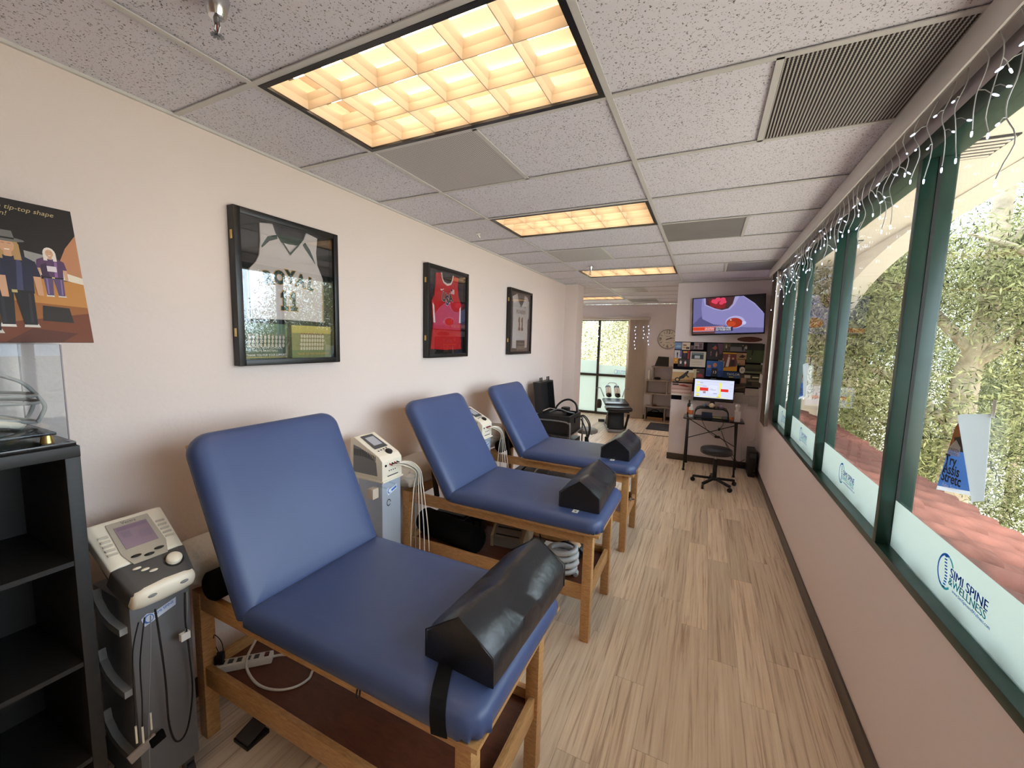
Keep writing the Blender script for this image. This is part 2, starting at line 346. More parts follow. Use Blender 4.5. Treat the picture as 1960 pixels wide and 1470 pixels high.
# ---- walls
wall_left = struct(MB().box((-0.12, YB, 0), (0, 5.44, H)).build('wall_left', M_WALL))
wall_pillar = struct(MB().box((XFL, 5.44, 0), (0.207, 5.80, H)).build('wall_pillar', M_WALL))
wall_divider = struct(MB().box((1.709, 5.72, 0), (XR, 5.86, H)).build('wall_divider', M_WALLR))
wall_back = struct(MB().box((-0.12, YB-0.12, 0), (XR+0.1, YB, H)).build('wall_back', M_WALL))
wall_far_left = struct(MB().box((XFL-0.12, 5.44, 0), (XFL, YF+0.1, H)).build('wall_far_left', M_WALLF))
DX0, DX1, DZ = -1.10, 0.50, 2.40
mb = MB().box((XFL, YF, 0), (DX0, YF+0.12, H)).box((DX1, YF, 0), (XR, YF+0.12, H)).box((DX0, YF, DZ), (DX1, YF+0.12, H))
wall_far = struct(mb.build('wall_far', M_WALLF))
WY0, WY1, WZ0, WZ1 = -2.36, 4.50, 0.90, 2.65
mb = MB().box((XR, YB, -0.1), (3.03, YF+0.12, WZ0)).box((XR, YB, WZ1), (3.03, YF+0.12, H+0.2)).box((XR, WY1, WZ0), (3.03, YF+0.12, WZ1)).box((XR, YB, WZ0), (3.03, WY0, WZ1))
wall_right = struct(mb.build('wall_right', M_WALLR))
struct(MB().box((2.908, -1.5, 0), (XR, 5.72, 0.105)).build('baseboard_right', M_BASE, bevel=0.003))
struct(MB().box((1.700, 5.708, 0), (2.908, 5.72, 0.10)).build('baseboard_divider', M_BASE, bevel=0.003))
struct(MB().box((0.86, YF-0.012, 0), (XR, YF, 0.10)).build('baseboard_far', M_BASE, bevel=0.003))
struct(MB().box((0, -1.5, 0), (0.012, 5.44, 0.10)).build('baseboard_left', M_BASE, bevel=0.003))

# ---- ceiling: slab, T-bar grid, lay-in tiles
ceiling = struct(MB().box((XFL-0.1, YB-0.1, H+0.13), (XR+0.1, YF+0.1, H+0.2)).build('ceiling', M_GRID))
special = {}                      # (col, row) -> list of (x0, x1) taken by something else than tile
XL = {-1: (XFL, -0.674), 0: (-0.674, 0.545), 1: (0.545, 1.764), 2: (1.764, XR)}
lights = [(1, 0), (1, 3), (1, 7), (0, 12), (1, -5), (2, 12), (1, -3), (2, 10), (-1, 10), (-1, 13)]
for c, r in lights: special[(c, r)] = [XL[c]]
panels = {(1, 1): (0.545, 1.1546), (2, 1): (2.323, XR), (2, 4): (1.764, 2.3736), (1, 5): (0.545, 1.1546), (2, 7): (2.305, XR), (1, 10): (0.545, 1.1546), (1, 13): (0.545, 1.1546)}
for k, v in panels.items(): special[k] = [v]
tile_cache = {}
def tile(x0, x1, y0, y1):
    key = (round(x1-x0, 3), round(y1-y0, 3))
    if key not in tile_cache: tile_cache[key] = MB().box((0, 0, 0), (key[0], key[1], 0.015)).mesh('ceiling_tile', M_TILE)
    o = bpy.data.objects.new('ceiling_tile', tile_cache[key]); COL.objects.link(o); o.parent = ceiling; o.location = Vector((x0, y0, H+0.005))-ceiling.location
def gbar(a, b): MB().box(a, b).build('grid_bar', M_GRID, ceiling)
for row in range(-7, 15):
    y0, y1 = max(row*T, YB), min((row+1)*T, YF)
    if y1-y0 < 0.02: continue
    for c, (x0, x1) in XL.items():
        if row < 9 and c < 1:
            if c == -1: continue
            x0 = 0.0
        free = [(x0, x1)]
        for a, b in special.get((c, row), []): free = [(p, q) for p, q in ((x0, a), (b, x1)) if q-p > 0.02]
        for a, b in free: tile(a, b, y0, y1)
        for a, b in special.get((c, row), []):
            if a > x0+0.02: gbar((a-0.012, y0, H-0.004), (a+0.012, y1, H))
            if b < x1-0.02: gbar((b-0.012, y0, H-0.004), (b+0.012, y1, H))
for row in range(-6, 15): gbar((XFL if row > 9 else 0, row*T-0.012, H-0.004), (XR, row*T+0.012, H))
for x, ya in ((-0.674, 5.8), (0.545, YB), (1.764, YB)): gbar((x-0.012, ya, H-0.0045), (x+0.012, YF, H-0.0003))
for a, b in (((0, YB, H-0.012), (0.014, 5.44, H)), ((0, 5.426, H-0.012), (0.207, 5.44, H)), ((1.709, 5.706, H-0.012), (XR, 5.72, H)), ((XFL, YF-0.014, H-0.012), (XR, YF, H))):
    MB().box(a, b).build('edge_angle', M_GRID, ceiling)

# ---- lit troffers
M_TUBE = mat('lamp_tube_glow', (255, 255, 255), 0.5)
_nt, _b = nodes_of(M_TUBE); _b.inputs['Emission Color'].default_value = LAMP_COL+(1,); _b.inputs['Emission Strength'].default_value = LAMP
M_LOUV = mat('louver_aluminium', (206, 190, 168), 0.5, spec=0.4)
M_HOUS = mat('lamp_housing_white', (222, 208, 190), 0.7)
def troffer(label, c, row, grp='recessed ceiling lights'):
    x0, x1 = XL[c]; y0, y1 = row*T, (row+1)*T; x1 = min(x1, x0+1.2192); x0 = max(x0, x1-1.2192)
    x0 += 0.012; y0 += 0.012; x1 -= 0.012; y1 -= 0.012
    t = thing('ceiling_light', label, 'ceiling light', ((x0+x1)/2, (y0+y1)/2, H), 0, grp)
    h0, h1 = H+0.0005, H+0.115
    mb = MB().box((x0, y0, h1), (x1, y1, h1+0.006)).box((x0, y0, h0), (x0+0.006, y1, h1)).box((x1-0.006, y0, h0), (x1, y1, h1)).box((x0, y0, h0), (x1, y0+0.006, h1)).box((x0, y1-0.006, h0), (x1, y1, h1))
    mb.build('housing', M_HOUS, t)
    z0, z1 = H-0.006, H+0.02; w = 0.022
    MB().box((x0, y0, z0), (x1, y0+w, z1)).box((x0, y1-w, z0), (x1, y1, z1)).box((x0, y0+w, z0), (x0+w, y1-w, z1)).box((x1-w, y0+w, z0), (x1, y1-w, z1)).build('light_frame', M_FRAME, t)
    a0, a1, b0, b1 = x0+w, x1-w, y0+w, y1-w
    for i in range(3):
        y = b0+(b1-b0)*(i+0.5)/3; tb = MB().cyl((a0+0.02, y, H+0.088), (a1-0.02, y, H+0.088), 0.0165, n=10).build('lamp_tube', M_TUBE, t, smooth=40)
        for e0 in (a0, a1-0.03): MB().cyl((e0, y, H+0.088), (e0+0.03, y, H+0.088), 0.017, n=10).build('tube_cap', M_STEEL, tb, smooth=40)
    def blade(p, q, along):       # thin at the bottom, flared at the top like a parabolic louver
        lo, hi = H+0.004, H+0.058
        if along == 'x': pr = [(p[0], p[1]-0.0016, lo), (p[0], p[1]+0.0016, lo), (p[0], p[1]+0.006, lo+0.03), (p[0], p[1]+0.018, hi), (p[0], p[1]-0.018, hi), (p[0], p[1]-0.006, lo+0.03)]
        else: pr = [(p[0]-0.0016, p[1], lo), (p[0]+0.0016, p[1], lo), (p[0]+0.006, p[1], lo+0.03), (p[0]+0.018, p[1], hi), (p[0]-0.018, p[1], hi), (p[0]-0.006, p[1], lo+0.03)]
        MB().ext(pr, Vector(q)-Vector(p)).build('louver_blade', M_LOUV, t)
    for i in range(4): y = b0+(b1-b0)*i/3; blade((a0, y, 0), (a1, y, 0), 'x')
    for i in range(7): x = a0+(a1-a0)*i/6; blade((x, b0, 0), (x, b1, 0), 'y')
    return t
troffer('largest lit louvered ceiling light, above the nearest blue table', 1, 0)
troffer('lit louvered ceiling light above the second and third blue tables, next from the nearest', 1, 3)
troffer('lit louvered ceiling light behind the small hanging sprinkler, short of the pillar', 1, 7)
troffer('lit louvered ceiling light in the far room, before the patio door', 0, 12)
for c, r in lights[4:]: troffer('added louvered ceiling light outside the camera view, to brighten the rooms', c, r, 'added ceiling lights out of view')  # added lamps outside the view, put in to brighten both rooms

# ---- air panels in the grid
M_PERF = perforated_mat('perforated_white_panel', (206, 201, 200), (150, 146, 146), 0.011)
M_PERFD = perforated_mat('slotted_dark_panel', (190, 184, 178), (34, 30, 29), 0.0125, True, 0.33)
M_DULL = mat('dull_grey_panel', (138, 136, 132), 0.45, vary=(3, 0.08))
def vent(label, key, m):
    x0, x1 = panels[key]; y0, y1 = key[1]*T, (key[1]+1)*T
    t = thing('ceiling_vent', label, 'ceiling vent', ((x0+x1)/2, (y0+y1)/2, H), 0, 'air panels in the ceiling grid')
    MB().box((x0+0.014, y0+0.014, H-0.001), (x1-0.014, y1-0.014, H+0.006)).build('face_panel', m, t)
    MB().box((x0+0.05, y0+0.05, H+0.006), (x1-0.05, y1-0.05, H+0.09)).build('duct_box', M_STEEL, t)
    return t
vent('square perforated white ceiling vent beside the largest light', (1, 1), M_PERF)
vent('dark slotted return grille beside the window valance', (2, 1), M_PERFD)
vent('plain grey ceiling panel right of the second ceiling light', (2, 4), M_DULL)
vent('shiny perforated vent just beyond the second ceiling light', (1, 5), M_PERF)
vent('dim grey ceiling panel above the television', (2, 7), M_DULL)
vent('grey ceiling vent just past the pillar in the far room', (1, 10), M_PERF)
vent('farthest grey ceiling vent, near the patio door wall', (1, 13), M_DULL)

def sprinkler(label, x, y):
    t = thing('fire_sprinkler', label, 'sprinkler', (x, y, H-0.11), 0, 'ceiling sprinklers')
    MB().lathe([(0.034, H), (0.034, H-0.004), (0.030, H-0.02), (0.024, H-0.045), (0.020, H-0.052), (0.012, H-0.054)], (x, y, 0), 20).build('cup', M_CHROME, t, smooth=40)
    MB().cyl((x, y, H-0.05), (x, y, H-0.068), 0.009, 0.007, 10).build('body', M_STEEL, t, smooth=40)
    MB().tube([(x-0.008, y, H-0.066), (x-0.013, y, H-0.08), (x-0.004, y, H-0.096)], 0.0022, 6).tube([(x+0.008, y, H-0.066), (x+0.013, y, H-0.08), (x+0.004, y, H-0.096)], 0.0022, 6).build('yoke', M_STEEL, t, smooth=40)
    MB().cyl((x, y, H-0.068), (x, y, H-0.095), 0.0022, n=6).build('bulb', mat('sprinkler_bulb', (150, 60, 40), 0.2), t)
    mb = MB()
    for i in range(10): a = 2*math.pi*i/10; mb.bar((x+0.003*math.cos(a), y+0.003*math.sin(a), H-0.099), (x+0.017*math.cos(a), y+0.017*math.sin(a), H-0.101), 0.006, 0.001, up=(0, 0, 1))
    mb.cyl((x, y, H-0.096), (x, y, H-0.103), 0.006, n=10).build('deflector', M_STEEL, t)
sprinkler('chrome sprinkler head close to the camera, cut by the top edge', 0.846, -0.290)
sprinkler('small chrome sprinkler head in front of the third ceiling light', 0.79, 4.02)
t = thing('ceiling_sensor', 'tiny white sensor on the tile left of the second light', 'sensor', (0.252, 2.18, H-0.03))
MB().lathe([(0.02, H), (0.02, H-0.006), (0.012, H-0.012)], (0.252, 2.18, 0), 14).build('base', M_WHITE, t, smooth=40)
MB().cyl((0.252, 2.18, H-0.012), (0.26, 2.20, H-0.032), 0.009, n=10).build('eye', M_WHITE, t, smooth=40)

# ---- window wall: green aluminium frame, glass bays, frosted strips with the clinic sign
frame = group_struct('trim_1', (2.966, 1.0, WZ0))
FX0, FX1, GXW = 2.911, 3.022, 2.967
MB().box((FX0, WY0, WZ0), (FX1, WY1, 0.935)).build('sill', M_GREEN, frame, bevel=0.002)
MB().box((FX0, WY0, 2.578), (FX1, WY1, WZ1)).build('head_rail', M_GREEN, frame, bevel=0.002)
mull = [-2.34, -1.13, 0.06, 1.2545, 2.455, 3.66, 4.48]
for i, y in enumerate(mull):
    MB().box((FX0, y-0.0175, 0.935), (FX1, y+0.0175, 2.578)).build('mullion', M_GREEN, frame, bevel=0.002)
    MB().box((GXW-0.006, y-0.0205, 0.935), (GXW+0.006, y+0.0205, 2.578)).build('glazing_seal', M_SEAL, frame)
def logo(parent, y, z, k=1.0):          # sign read from inside: text runs towards the camera end of the room
    X = 2.9605; u, v = Vector((0, -1, 0)), Vector((0, 0, 1)); O = Vector((X, y, z))
    P = lambda a, b: O+u*a*k+v*b*k
    def arc(a0, a1, m, nm):
        mb = MB(); n = 14; pts = []
        for r in (1.0, 0.86):
            for i in range(n+1):
                a = R(a0+(a1-a0)*(i if r == 1.0 else n-i)/n); pts.append(P(0.052+0.052*r*math.cos(a), 0.062+0.062*r*math.sin(a)))
        q = len(pts)
        for i in range(n): mb.face([pts[i], pts[i+1], pts[q-2-i], pts[q-1-i]])
        mb.build(nm, m, parent)
    arc(75, 250, M_BLUEINK, 'sign_ring'); arc(33, 72, M_TEALINK, 'sign_ring'); arc(250, 312, M_TEALINK, 'sign_ring')
    mb = MB()
    for i in range(11):
        b = 0.004+0.0105*i; a = 0.052+0.007*math.sin(i/10*math.pi*1.5); mb.face([P(a-0.008, b), P(a+0.008, b+0.002), P(a+0.008, b+0.0075), P(a-0.008, b+0.0055)])
    mb.build('sign_spine', M_BLUEINK, parent)
    for q in (0.0, 0.0013, 0.0026): text('sign_lettering', 'SIMI SPINE', 0.044*k, M_BLUEINK, parent, P(0.078+q, 0.060)+Vector((-0.0001*q/0.0013, 0, 0)), u, v, squeeze=1.04)
    for q in (0.0, 0.0012, 0.0024): text('sign_lettering', '&WELLNESS', 0.037*k, M_TEALINK, parent, P(0.076+q, 0.032)+Vector((-0.0001*q/0.0012, 0, 0)), u, v, squeeze=1.04)
    text('sign_lettering', 'www.SimiSpineandWellness.com', 0.0155*k, M_BLUEINK, parent, P(0.104, 0.016), u, v, bold=0.0002, squeeze=0.98)
for i in range(len(mull)-1):
    y0, y1 = mull[i]+0.0175, mull[i+1]-0.0175
    w = group_struct('window_%d' % (i+1), (GXW, (y0+y1)/2, 0.935))
    MB().box((GXW-0.003, y0, 0.935), (GXW+0.003, y1, 2.578)).build('glass_pane', M_GLASS, w)
    MB().box((GXW-0.0052, y0+0.004, 0.938), (GXW-0.0042, y1-0.004, 1.145)).build('frosted_strip', M_FROST, w)
    if i >= 2: logo(w, y1-0.393, 0.986) if i < 5 else logo(w, y1-0.22, 0.986)

# ---- patio door in the far wall
door = group_struct('door_1', ((DX0+DX1)/2, YF+0.05, 0))
M_BRONZE = mat('bronze_frame', (58, 52, 48), 0.4)
yd0, yd1 = YF+0.03, YF+0.08
for x in (DX0+0.025, -0.30, DX1-0.025): MB().box((x-0.028, yd0, 0), (x+0.028, yd1, DZ)).build('stile', M_BRONZE, door)
for z in (0.03, 1.0, DZ-0.02):
    for a, b in ((DX0+0.053, -0.328), (-0.272, DX1-0.053)): MB().box((a, yd0, z-0.03), (b, yd1, z+0.03)).build('rail', M_BRONZE, door)
for a, b, ft in ((DX0+0.053, -0.328, 1.36), (-0.272, DX1-0.053, 1.25)):
    for z0, z1 in ((0.06, 0.97), (1.03, DZ-0.05)): MB().box((a, YF+0.052, z0), (b, YF+0.058, z1)).build('glass_pane', M_GLASS, door)
    for z0, z1 in ((0.06, 0.97), (1.03, ft)): MB().box((a, YF+0.049, z0), (b, YF+0.050, z1)).build('frosted_strip', M_FROST, door)
mb = MB(); n = 20
for i in range(n):
    a, b = 2*math.pi*i/n, 2*math.pi*(i+1)/n; c = Vector((0.155, YF+0.047, 1.10))
    mb.face([c+Vector((0.04*math.cos(q)*s, 0, 0.055*math.sin(q)*s)) for q, s in ((a, 1), (b, 1), (b, 0.86), (a, 0.86))])
mb.build('sign_ring', M_BLUEINK, door)
text('sign_lettering', 'SIMI SPINE', 0.05, M_BLUEINK, door, (0.175, YF+0.046, 1.105), (1, 0, 0), (0, 0, 1))
text('sign_lettering', '&WELLNESS', 0.045, M_TEALINK, door, (0.175, YF+0.046, 1.06), (1, 0, 0), (0, 0, 1), bold=0.001)

# ================================================================== OUTSIDE
ground = struct(MB().box((-60, -40, -3.4), (110, 140, -3.2)).build('ground', M_GROUND))
# covered walk: flat soffit and an arched outer wall
soffit = struct(MB().box((3.03, -5, 2.97), (4.02, 12, 3.12)).build('soffit', M_STUCCO))
poly = [(3.8, -5.0, 2.97)]
def arch_z(y, c=2.8, hw=3.93): q = max(0.0, 1-abs((y-c)/hw)**2.4); return 2.02+0.945*q**0.62
pts = [(3.8, -5.0, 2.97), (3.8, -5.0, -3.2), (3.8, -4.0, -3.2), (3.8, -1.13, -3.2)]
arch = [(3.8, 2.8-3.93+7.86*i/40, arch_z(2.8-3.93+7.86*i/40)) for i in range(41)]
mb = MB()
mb.box((3.8, -5, -3.2), (4.02, -1.13, 2.97)); mb.box((3.8, 6.73, -3.2), (4.02, 8.3, 2.97))
for i in range(40):
    a, b = arch[i], arch[i+1]
    mb.ext([(3.8, a[1], a[2]), (3.8, b[1], b[2]), (3.8, b[1], 2.97), (3.8, a[1], 2.97)], (0.22, 0, 0))
arcade = struct(mb.build('outer_wall', M_STUCCO))
for k, yv in enumerate((2.17, 0.2, 4.6)):
    t = thing('soffit_vent', ('louvered soffit vent seen through the pane nearest the camera', 'louvered soffit vent out over the near end of the windows', 'louvered soffit vent seen through the middle pane')[k], 'vent', (3.46, yv+0.15, 2.96), 0, 'vents in the soffit outside')
    MB().box((3.30, yv, 2.962), (3.60, yv+0.30, 2.972)).build('opening', mat('vent_dark', (40, 38, 36), 0.8), t)
    for q in range(6): MB().box((3.31, yv+0.02+0.048*q, 2.956), (3.59, yv+0.035+0.048*q, 2.964)).build('slat', M_STUCCO, t)
# clay tile ledge under the windows
ledge = thing('tile_roof', 'terracotta barrel tile ledge just outside the window sills', 'roof', (3.5, 2.0, 0.5))
A, B = Vector((3.04, 0, 0.90)), Vector((3.86, 0, 0.66)); d = (B-A)
MB().ext([(3.04, -2.4, 0.84), (3.86, -2.4, 0.60), (3.86, -2.4, 0.50), (3.04, -2.4, 0.70)], (0, 9.1, 0)).build('roof_deck', M_CLAY, ledge)
def tile_mesh(nm, sgn):
    mb = MB(); n = 8; ln = d.length/3*1.14; ux = d.normalized(); uz = Vector((-ux.z, 0, ux.x)); rings = []
    for s, rr in ((0, 0.088), (ln, 0.112)):
        outer = [ux*s+Vector((0, math.cos(math.pi*i/n)*rr, 0))+uz*(math.sin(math.pi*i/n)*rr*0.75*sgn) for i in range(n+1)]
        inner = [ux*s+Vector((0, math.cos(math.pi*i/n)*(rr-0.014), 0))+uz*(math.sin(math.pi*i/n)*(rr-0.014)*0.75*sgn) for i in range(n+1)]
        rings.append(outer+inner[::-1])
    return mb.rings(rings).mesh(nm, M_CLAY, smooth=40)
tm = tile_mesh('roof_tile', 1)
for col in range(39):
    y = -2.3+col*0.232
    for c in range(3):
        o = bpy.data.objects.new('roof_tile', tm); COL.objects.link(o); o.parent = ledge
        p = A+d*(c/3)+Vector((0, y+rnd.uniform(-.008, .008), 0.0-0.012*c+0.03)); o.location = p-ledge.location
        o.rotation_euler = (0, rnd.uniform(-.03, .03), rnd.uniform(-.03, .03))

# trees
L_GREEN = leaf_mat('leaf_olive', (30, 36, 20), (182, 182, 128)); L_DARK = leaf_mat('leaf_deep', (24, 30, 18), (146, 152, 102)); L_GOLD = leaf_mat('leaf_gold', (84, 86, 60), (222, 216, 178))
npr = np.random.RandomState(3)
def crown_mesh(name, m, n, rad, ll, lw, blobs=26, droop=0.5):
    c = npr.normal(size=(blobs, 3)); c /= np.linalg.norm(c, axis=1)[:, None]; c *= (npr.rand(blobs, 1)**0.4)*np.array(rad)
    b = npr.randint(0, blobs, n); p = npr.normal(size=(n, 3)); p /= np.linalg.norm(p, axis=1)[:, None]
    p = c[b]+p*(npr.rand(n, 1)**0.5)*np.array(rad).mean()*0.36
    dr = npr.normal(size=(n, 3)); dr[:, 2] -= droop; dr /= np.linalg.norm(dr, axis=1)[:, None]
    sd = np.cross(dr, npr.normal(size=(n, 3))); sd /= np.linalg.norm(sd, axis=1)[:, None]
    s = npr.uniform(0.7, 1.3, (n, 1)); L = dr*ll*s; W = sd*lw*s*0.5
    v = np.stack([p, p+L*0.45+W, p+L, p+L*0.45-W], 1).reshape(-1, 3)
    me = bpy.data.meshes.new(name); me.vertices.add(4*n); me.vertices.foreach_set('co', v.ravel())
    me.loops.add(4*n); me.loops.foreach_set('vertex_index', np.arange(4*n, dtype=np.int32)); me.polygons.add(n)
    me.polygons.foreach_set('loop_start', np.arange(0, 4*n, 4, dtype=np.int32)); me.materials.append(m); me.update(calc_edges=True); return me
crowns = [crown_mesh('crown_a', L_GREEN, 62000, (2.3, 2.3, 2.6), 0.085, 0.017), crown_mesh('crown_b', L_DARK, 56000, (2.2, 2.2, 3.0), 0.09, 0.018), crown_mesh('crown_c', L_GOLD, 26000, (2.6, 2.6, 2.4), 0.10, 0.026)]
def tree(label, x, y, zc, kind, s, tr, grp, lean=0.0, trunk_top=None):
    t = thing('tree', label, 'tree', (x, y, -3.2), 0, grp)
    o = bpy.data.objects.new('crown', crowns[kind]); COL.objects.link(o); o.parent = t; o['kind'] = 'stuff'
    o.location = (lean, 0, zc+3.2); o.scale = (s, s, s); o.rotation_euler = (0, 0, rnd.uniform(0, 6.28))
    top = zc+(trunk_top if trunk_top is not None else 1.2*s)
    pts = catmull([(x, y, -3.2), (x+0.1, y, -1.5), (x+lean*0.4, y+0.1, zc*0.5), (x+lean*0.8, y, zc), (x+lean, y+0.1, top)], 4)
    MB().tube(pts, [tr*(1.15-0.75*i/(len(pts)-1)) for i in range(len(pts))], 9).build('trunk', M_BARK, t, smooth=60)
    mb = MB()
    for q in range(6):
        b = pts[int(len(pts)*(0.45+0.08*q))]; a = rnd.uniform(0, 6.28); e = b+Vector((math.cos(a)*1.6*s, math.sin(a)*1.6*s, rnd.uniform(0.5, 1.6)*s))
        mb.tube(catmull([b, (b+e)/2+Vector((0, 0, 0.25)), e], 3), [tr*0.4, tr*0.38, tr*0.36, tr*0.3, tr*0.26, tr*0.2, tr*0.1], 6)
    mb.build('branches', M_BARK, t, smooth=60)
    return t
pA = on(1890, 380, 1, 7.0); pB = on(1640, 700, 1, 11.0)
tree('pale thick trunked tree behind the pane nearest the camera', pA.x, pA.y, 2.4, 0, 1.0, 0.20, 'trees outside the windows', 0.2, 3.0)
tree('slim pale trunked tree behind the middle window pane', pB.x, pB.y, 2.6, 1, 1.0, 0.17, 'trees outside the windows', -0.2, 3.0)
for i, y in enumerate((-1.2, 2.6, 6.2)): tree(('tall tree added for shade beyond the near end of the windows', 'tall tree added to shade the middle of the tile ledge', 'tall tree added to shade the far end of the tile ledge')[i], 6.3, y, 6.6, 1, 0.85, 0.14, 'tall trees added to shade the tile ledge')  # added trees, placed so their crowns keep sun off the tile ledge
grp = 'leafy background trees outside the side windows'
for i, (x, y, zc, k, s) in enumerate(((6.6, 5.0, 0.2, 1, 0.7), (6.2, 9.6, -0.4, 1, 0.8), (8.8, 10.5, 3.4, 0, 1.05), (9.8, 14.5, 1.0, 2, 1.1), (6.6, 15.0, 3.6, 1, 1.0), (11.5, 9.5, 0.8, 0, 1.1), (7.4, 20.0, 1.6, 2, 1.2), (12.5, 18.5, 3.4, 0, 1.5))):
    tree('leafy tree in the dense greenery beyond the side windows', x, y, zc, k, s, 0.10, grp)
grp = 'sunlit trees beyond the patio door'
for i, (x, y, zc, k, s) in enumerate(((-3.4, 15.5, 1.8, 2, 1.1), (-1.3, 17.5, 3.2, 2, 1.0), (0.9, 15.0, 1.6, 2, 0.85), (2.2, 19.0, 2.6, 0, 1.3), (-5.0, 20.0, 3.0, 2, 1.6), (-0.6, 24.0, 2.0, 2, 1.5))):
    tree('sunlit yellow green tree seen through the patio door', x, y, zc, k, s, 0.09, grp)
# vehicles parked beyond the patio door
def vehicle(name, label, cat, x, y, L, Hh, W, nose):
    t = thing(name, label, cat, (x, y, -3.2)); z = -3.2
    prof = [(0, 0.45), (L, 0.45), (L, Hh*0.5), (L-nose, Hh*0.62), (L-nose*1.6, Hh), (0.1, Hh), (0, Hh-0.1)]
    MB().ext([(x-L/2+a, y, z+b) for a, b in prof], (0, W, 0)).build('body', mat('white_gelcoat', (236, 238, 240), 0.35), t)
    for a in (0.18, 0.8):
        MB().cyl((x-L/2+a*L, y-0.03, z+0.4), (x-L/2+a*L, y+0.2, z+0.4), 0.38, n=18).build('wheel', M_BLACK, t, smooth=40)
    for q in range(4):
        a = x-L/2+0.5+q*(L-nose-1.6)/4; MB().box((a, y-0.02, z+Hh*0.58), (a+0.8, y, z+Hh*0.8)).build('window', mat('tinted_glass', (40, 46, 52), 0.1), t)
    MB().box((x-L/2+0.1, y-0.015, z+Hh*0.40), (x+L/2-nose, y, z+Hh*0.44)).build('stripe', flat((120, 140, 160)), t)
vehicle('camper_van', 'white camper van parked beyond the patio door trees', 'van', -9.5, 44.0, 5.6, 2.5, 2.1, 1.2)
vehicle('motorhome', 'long white motorhome parked beyond the patio door trees', 'motorhome', -1.0, 46.0, 8.5, 3.3, 2.4, 0.5)

# ================================================================== TREATMENT TABLES
def cushion(x0, x1, y0, y1, z0, z1, rc, er=0.045, pleat=0.0):
    """upholstered slab: rounded outline, soft top edge; rc = radii of corners (+x+y, -x+y, -x-y, +x-y)"""
    t = z1-z0; rings = []
    for ins, z in ((0.012, z0), (0.002, z0+t*0.10), (0.0, z0+t*0.35), (0.003, z0+t*0.55), (er*0.22, z0+t*0.78), (er*0.5, z0+t*0.92), (er, z1-0.001), (er*1.9, z1+0.002)):
        pts = rrect(x0+ins, y0+ins, x1-ins, y1-ins, [max(0.006, r-ins) for r in rc], 9)
        if pleat:
            q = []
            for i, (a, b) in enumerate(pts):
                c = i//10
                if rc[c] > 0.03 and z < z0+t*0.75:
                    k = pleat*math.sin((i % 10)*2.6)*(1-(z-z0)/(t*0.8)); cx, cy_ = (x0+x1)/2, (y0+y1)/2; v = Vector((a-cx, b-cy_)).normalized(); a += v.x*k; b += v.y*k
                q.append((a, b))
            pts = q
        rings.append([(a, b, z) for a, b in pts])
    return MB().rings(rings)
ZT = 0.785
def make_table(yc):
    t = thing('treatment_table', '', 'treatment table', (0.95, yc, 0), 0, 'blue treatment tables along the left wall')
    y0, y1 = yc-0.345, yc+0.345
    cushion(0.672, 1.70, y0, y1, 0.703, ZT, (0.085, 0.02, 0.02, 0.085), 0.05, 0.009).build('seat_cushion', M_BLUE, t, smooth=60)
    L = 0.745
    bk = cushion(-L, -0.004, -0.345, 0.345, -0.082, 0.0, (0.02, 0.085, 0.085, 0.02), 0.05).build('backrest', M_BLUE, t, smooth=60, local=True)
    bk.location = (0.722-0.95, 0, ZT-0.042); bk.rotation_euler = (0, R(58.5), 0)
    p = MB().box((-L+0.03, -0.325, -0.096), (-0.01, 0.325, -0.0815)).build('back_board', M_OAKX, bk, local=True)
    MB().box((0.66, y0+0.01, 0.690), (1.69, y1-0.01, 0.704)).build('seat_board', M_OAKX, t)
    f0, f1 = 0.235, 1.645; w = 0.055
    for x in (f0, f1-w):
        for y in (yc-0.29, yc+0.29-w): MB().box((x, y, 0), (x+w, y+w, 0.69)).build('leg', M_OAK, t, bevel=0.003)
    for y in (yc-0.287, yc+0.262): MB().box((f0-0.005, y, 0.615), (f1-w+0.001, y+0.025, 0.690)).build('side_apron', M_OAKX, t, bevel=0.002)
    for x in (f0+0.012, f1-0.037): MB().box((x, yc-0.235, 0.615), (x+0.025, yc+0.235, 0.690)).build('end_apron', M_OAKY, t, bevel=0.002)
    for y in (yc-0.283, yc+0.258): MB().box((f0+w, y, 0.258), (f1-w, y+0.025, 0.345)).build('shelf_rail', M_OAKX, t, bevel=0.002)
    for x in (f0+0.012, f1-0.037): MB().box((x, yc-0.235, 0.258), (x+0.025, yc+0.235, 0.345)).build('shelf_end_rail', M_OAKY, t, bevel=0.002)
    MB().box((f0+0.037, yc-0.258, 0.288), (f1-0.037, yc+0.258, 0.300)).build('shelf', M_SHELF, t)
    for y in (yc-0.22, yc+0.20):
        MB().bar((0.48, y+0.01, 0.66), (0.40, y+0.01, 1.16), 0.02, 0.035, up=(0, 1, 0)).build('prop_strut', M_BLACK, t)
    return t
t2 = make_table(1.4875)
t1 = copy_tree(t2); t1.location.y = 0.135
t3 = copy_tree(t2); t3.location.y = 2.680
for o in t1.children:
    if o.name.startswith('backrest'): o.rotation_euler = (0, R(64.5), 0)
t1['label'] = 'blue treatment table nearest the camera, with a black strap over its foot end'
t2['label'] = 'middle blue treatment table, hoses and boxes on its lower shelf'
t3['label'] = 'blue treatment table farthest from the camera, scuffed seat, beside the open case'
